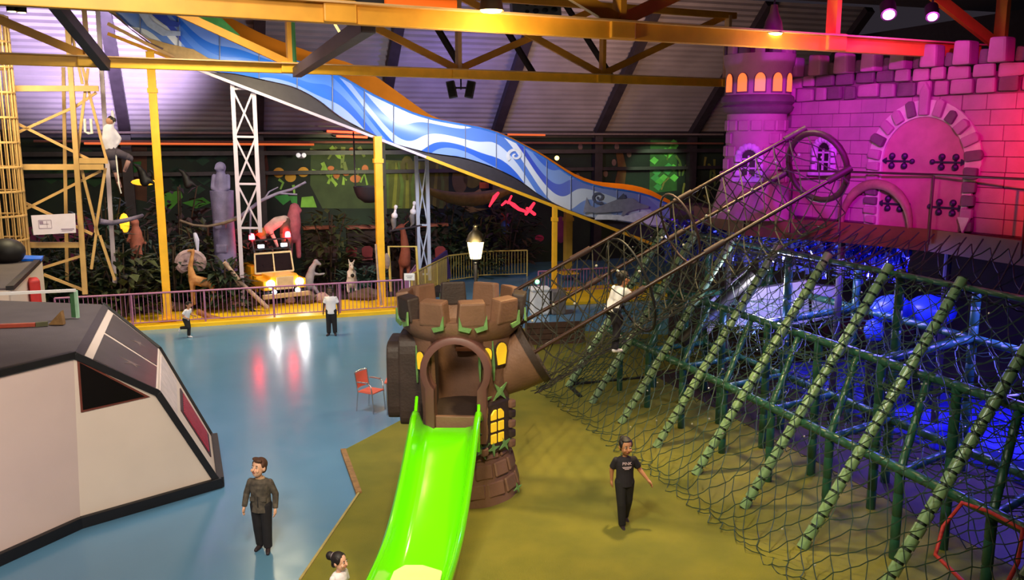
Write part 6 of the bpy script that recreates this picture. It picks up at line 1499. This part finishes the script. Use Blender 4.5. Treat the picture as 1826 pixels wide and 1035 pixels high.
    for s_ in 'LR':
        tr.limb([(J['hip'+s_], .058*H*b), (J['kn'+s_], .043*H*b)], 12); tr.cone(J['kn'+s_], J['an'+s_] + (J['kn'+s_]-J['an'+s_])*.02, .043*H*b, .036*H*b, 12)
    tr.build('trousers', trouser, t, local=True, remesh=voxel*1.15*H/1.4, sm=2)
    for s_ in 'LR':
        a = J['an'+s_]; to = J['to'+s_]; d = (to-a); 
        MB().limb([(a - V3((0, 0, .016*H)) - d.normalized()*.012*H, .027*H), (a.lerp(to, .55) - V3((0, 0, .006*H)), .025*H), (to, .020*H)], 10).build('shoe', shoe, t, local=True, remesh=.008, sm=2)
    # hair
    hr = MB()
    if hair_kind == 'short':
        hr.ball(h(0, .016, .026), (.054*Hh, .060*Hh, .056*Hh), 16, 12, hm); hr.ball(h(.012, -.034, .056), (.036*Hh, .026*Hh, .018*Hh), 10, 8, hm); hr.ball(h(-.02, -.02, .066), (.03*Hh, .03*Hh, .016*Hh), 10, 8, hm); hr.ball(h(0, .05, -.01), (.04*Hh, .02*Hh, .04*Hh), 10, 8, hm)
        for sx in (-1, 1): hr.ball(h(sx*.047, -.004, .026), (.010*Hh, .022*Hh, .026*Hh), 8, 6, hm)
    elif hair_kind == 'bun':
        hr.ball(h(0, .014, .020), (.055*Hh, .062*Hh, .058*Hh), 16, 12, hm); hr.ball(h(0, .088, .030), (.034*Hh, .034*Hh, .036*Hh), 12, 10, hm); hr.ball(h(0, .05, -.028), (.034*Hh, .022*Hh, .036*Hh), 12, 8, hm)
        for sx in (-1, 1): hr.ball(h(sx*.046, .0, .02), (.012*Hh, .03*Hh, .034*Hh), 8, 6, hm)
    else:
        hr.ball(h(0, .016, .020), (.054*Hh, .062*Hh, .058*Hh), 16, 12, hm); hr.ball(h(.0, -.012, .054), (.042*Hh, .034*Hh, .014*Hh), 12, 8, hm); hr.ball(h(0, .07, .035), (.028*Hh, .03*Hh, .03*Hh), 10, 8, hm); hr.ball(h(0, .05, -.03), (.035*Hh, .02*Hh, .04*Hh), 10, 8, hm)
        for sx in (-1, 1): hr.ball(h(sx*.047, .0, .016), (.010*Hh, .028*Hh, .034*Hh), 8, 6, hm)
    hr.build('hair', hair, t, local=True, remesh=.007*H/1.4, sm=1)
    if hair_kind == 'bun':
        pts = [h(.031*math.cos(2*PI*i/14), .058, .028 + .031*math.sin(2*PI*i/14)) for i in range(14)]; MB().tube(pts, .005*Hh, 6, closed=True).build('hair_tie', pm('hair_tie', S(170, 150, 160), .6), t, local=True)
    if face:
        for sx in (-1, 1):
            MB().ball(h(sx*.020, -.0505, .004), (.0085*Hh, .005*Hh, .0055*Hh), 10, 6, hm).build('eye', pm('eye_white', S(226, 216, 210), .3), t, local=True, smooth=0)
            MB().ball(h(sx*.020, -.0548, .004), (.0042*Hh, .0025*Hh, .0045*Hh), 8, 6, hm).build('iris', pm('iris_dark', S(40, 26, 20), .3), t, local=True, smooth=0)
            MB().ball(h(sx*.020, -.0535, .017), (.012*Hh, .003*Hh, .0028*Hh), 8, 5, hm).build('eyebrow', hair, t, local=True)
        MB().ball(h(0, -.0545, -.036), (.015*Hh, .004*Hh, .0045*Hh), 10, 6, hm).build('mouth', pm('lip_rose', S(170, 92, 84), .5), t, local=True, smooth=0)
    if print_text:
        c = J['pel'].lerp(J['neck'], .74) + fw*(.071*H*b)
        ink = pm('print_pale', S(226, 196, 206), .6)
        base = V3(loc); M = Matrix.Rotation(rz, 3, 'Z')
        for k, (txt, sz, dz) in enumerate(print_text):
            o = text_mesh(txt, sz*H, ink, None, c + V3((0, 0, dz*H)), side if side.x > 0 else -side, up, .002*H, 'shirt_print'); o.parent = t
        
        for dz_, wd_ in ((-.024, .10), (-.036, .085), (-.048, .05)): MB().box(c + V3((0, .0, dz_*H)), (wd_*H, .004*H, .005*H)).build('shirt_print', ink, t, local=True)
    return t
skL = pm('skin_light', S(232, 178, 146), .5, 0, .08, 6); skM = pm('skin_tan', S(196, 134, 98), .5, 0, .08, 6); skD = pm('skin_deep', S(92, 62, 50), .5, 0, .1, 6)
camo = pm('jacket_camo', S(96, 86, 74), .85, 0, .4, 14, .2, 60, col2=S(62, 56, 50)); blk = pm('cloth_black', S(30, 26, 30), .85, 0, .25, 8); nav = pm('cloth_blackish', S(36, 30, 40), .85, 0, .25, 8)
wht = pm('cloth_white', S(240, 234, 236), .8, 0, .06, 6); hbr = pm('hair_brown', S(92, 60, 42), .7, 0, .3, 20); hbk = pm('hair_black', S(32, 24, 26), .6, 0, .3, 20); shk = pm('shoe_dark', S(44, 30, 36), .6); shw = pm('shoe_white', S(236, 230, 236), .6)
# boy in camouflage jacket
p = G(470, 982); p.z = 0
person('boy in a camouflage jacket and black trousers standing on the blue floor, looking up', p, math.radians(-6), 1.43, dict(anL=(.055, -.01, .045), knL=(.055, -.015, .28), toL=(.085, -.10, .018), anR=(-.05, .05, .045), toR=(-.065, -.04, .018), knR=(-.05, .01, .28), wrL=(.15, -.03, .52), wrR=(-.16, -.02, .52), elL=(.14, .02, .65), elR=(-.145, .02, .65)),
       skL, camo, blk, shk, hbr, 'long', 'short', math.radians(-18), math.radians(-14), .006, 1.22, hem=.425, hs=1.28)
# girl in black t-shirt
p = G(1112, 940); p.z = 0
person('child in a black printed t-shirt and dark trousers walking on the turf', p, math.radians(8), 1.47, dict(elL=(.16, .02, .66), wrL=(.235, -.03, .56), elR=(-.125, .05, .66), wrR=(-.12, .07, .54), anR=(-.03, -.05, .045), toR=(-.035, -.14, .018), knR=(-.045, -.05, .28), anL=(.05, .14, .055), toL=(.06, .05, .018), knL=(.05, .03, .28)),
       skM, nav, blk, shk, hbk, 'short', 'tied', math.radians(8), math.radians(4), .006, 1.1, True, (('PINK', .046, .012),), .46, hs=1.26)
# child with the bun, at the bottom edge
p = D(604, 1000, 9.75); hh = 1.22; q = V3((p.x, p.y, 0))
zc = p.z/.905
person('small child with a dark hair bun and white top at the bottom edge', q, math.radians(62), zc, {}, skL, wht, pm('cloth_pinkish', S(196, 150, 160), .8), shw, hbk, 'short', 'bun', math.radians(6), 0, .007, 1.15, hs=1.35)
# person in a white shirt by the far rail
p = G(592, 598); p.z = 0
person('person in a white t-shirt and black trousers standing before the mauve railing', p, math.radians(4), 1.52, dict(anL=(.065, .0, .045), toL=(.085, -.09, .018), anR=(-.06, -.02, .045), toR=(-.085, -.10, .018), knL=(.058, 0, .28), knR=(-.055, -.01, .28)), skD, wht, blk, shk, hbk, 'short', 'tied', math.radians(-10), 0, .012, 1.2, True, None, .44, hs=1.15)
# running child
p = G(335, 603); p.z = 0
person('running child in a white top, black trousers and white shoes before the yellow step', p, math.radians(75), 1.15, dict(pel=(0, .02, .52), chest=(0, -.03, .7), neck=(0, -.06, .81), head=(0, -.09, .91), shL=(.098, -.06, .785), shR=(-.098, -.05, .785), elL=(.13, -.02, .66), wrL=(.12, -.14, .62), elR=(-.13, .03, .66), wrR=(-.12, -.08, .60),
       hipL=(.045, .02, .51), hipR=(-.045, .02, .51), knL=(.05, -.02, .29), anL=(.05, .0, .05), toL=(.05, -.09, .018), knR=(-.05, -.05, .30), anR=(-.05, .17, .27), toR=(-.05, .22, .18)), skM, wht, blk, shw, hbk, 'short', 'short', 0, math.radians(8), .012, 1.15, hs=1.25)
# climber in the rope bridge
a = .40
p = D(1092, 628, 14.35)
person('climber in a white top and dark trousers inside the rope bridge net', p, math.radians(125), 1.42, dict(chest=(0, -.05, .7), neck=(0, -.11, .80), head=(0, -.15, .89), shL=(.098, -.10, .77), shR=(-.098, -.10, .77), elL=(.13, -.18, .68), wrL=(.12, -.30, .70), elR=(-.13, -.18, .68), wrR=(-.12, -.30, .72), pel=(0, .02, .52), hipL=(.045, .02, .51), hipR=(-.045, .02, .51), knL=(.06, -.16, .38), anL=(.06, -.10, .18), toL=(.06, -.18, .15), knR=(-.05, -.02, .28)),
       skM, wht, nav, shw, hbk, 'short', 'tied', 0, 0, .008, 1.15, hs=1.2)
bake_all()
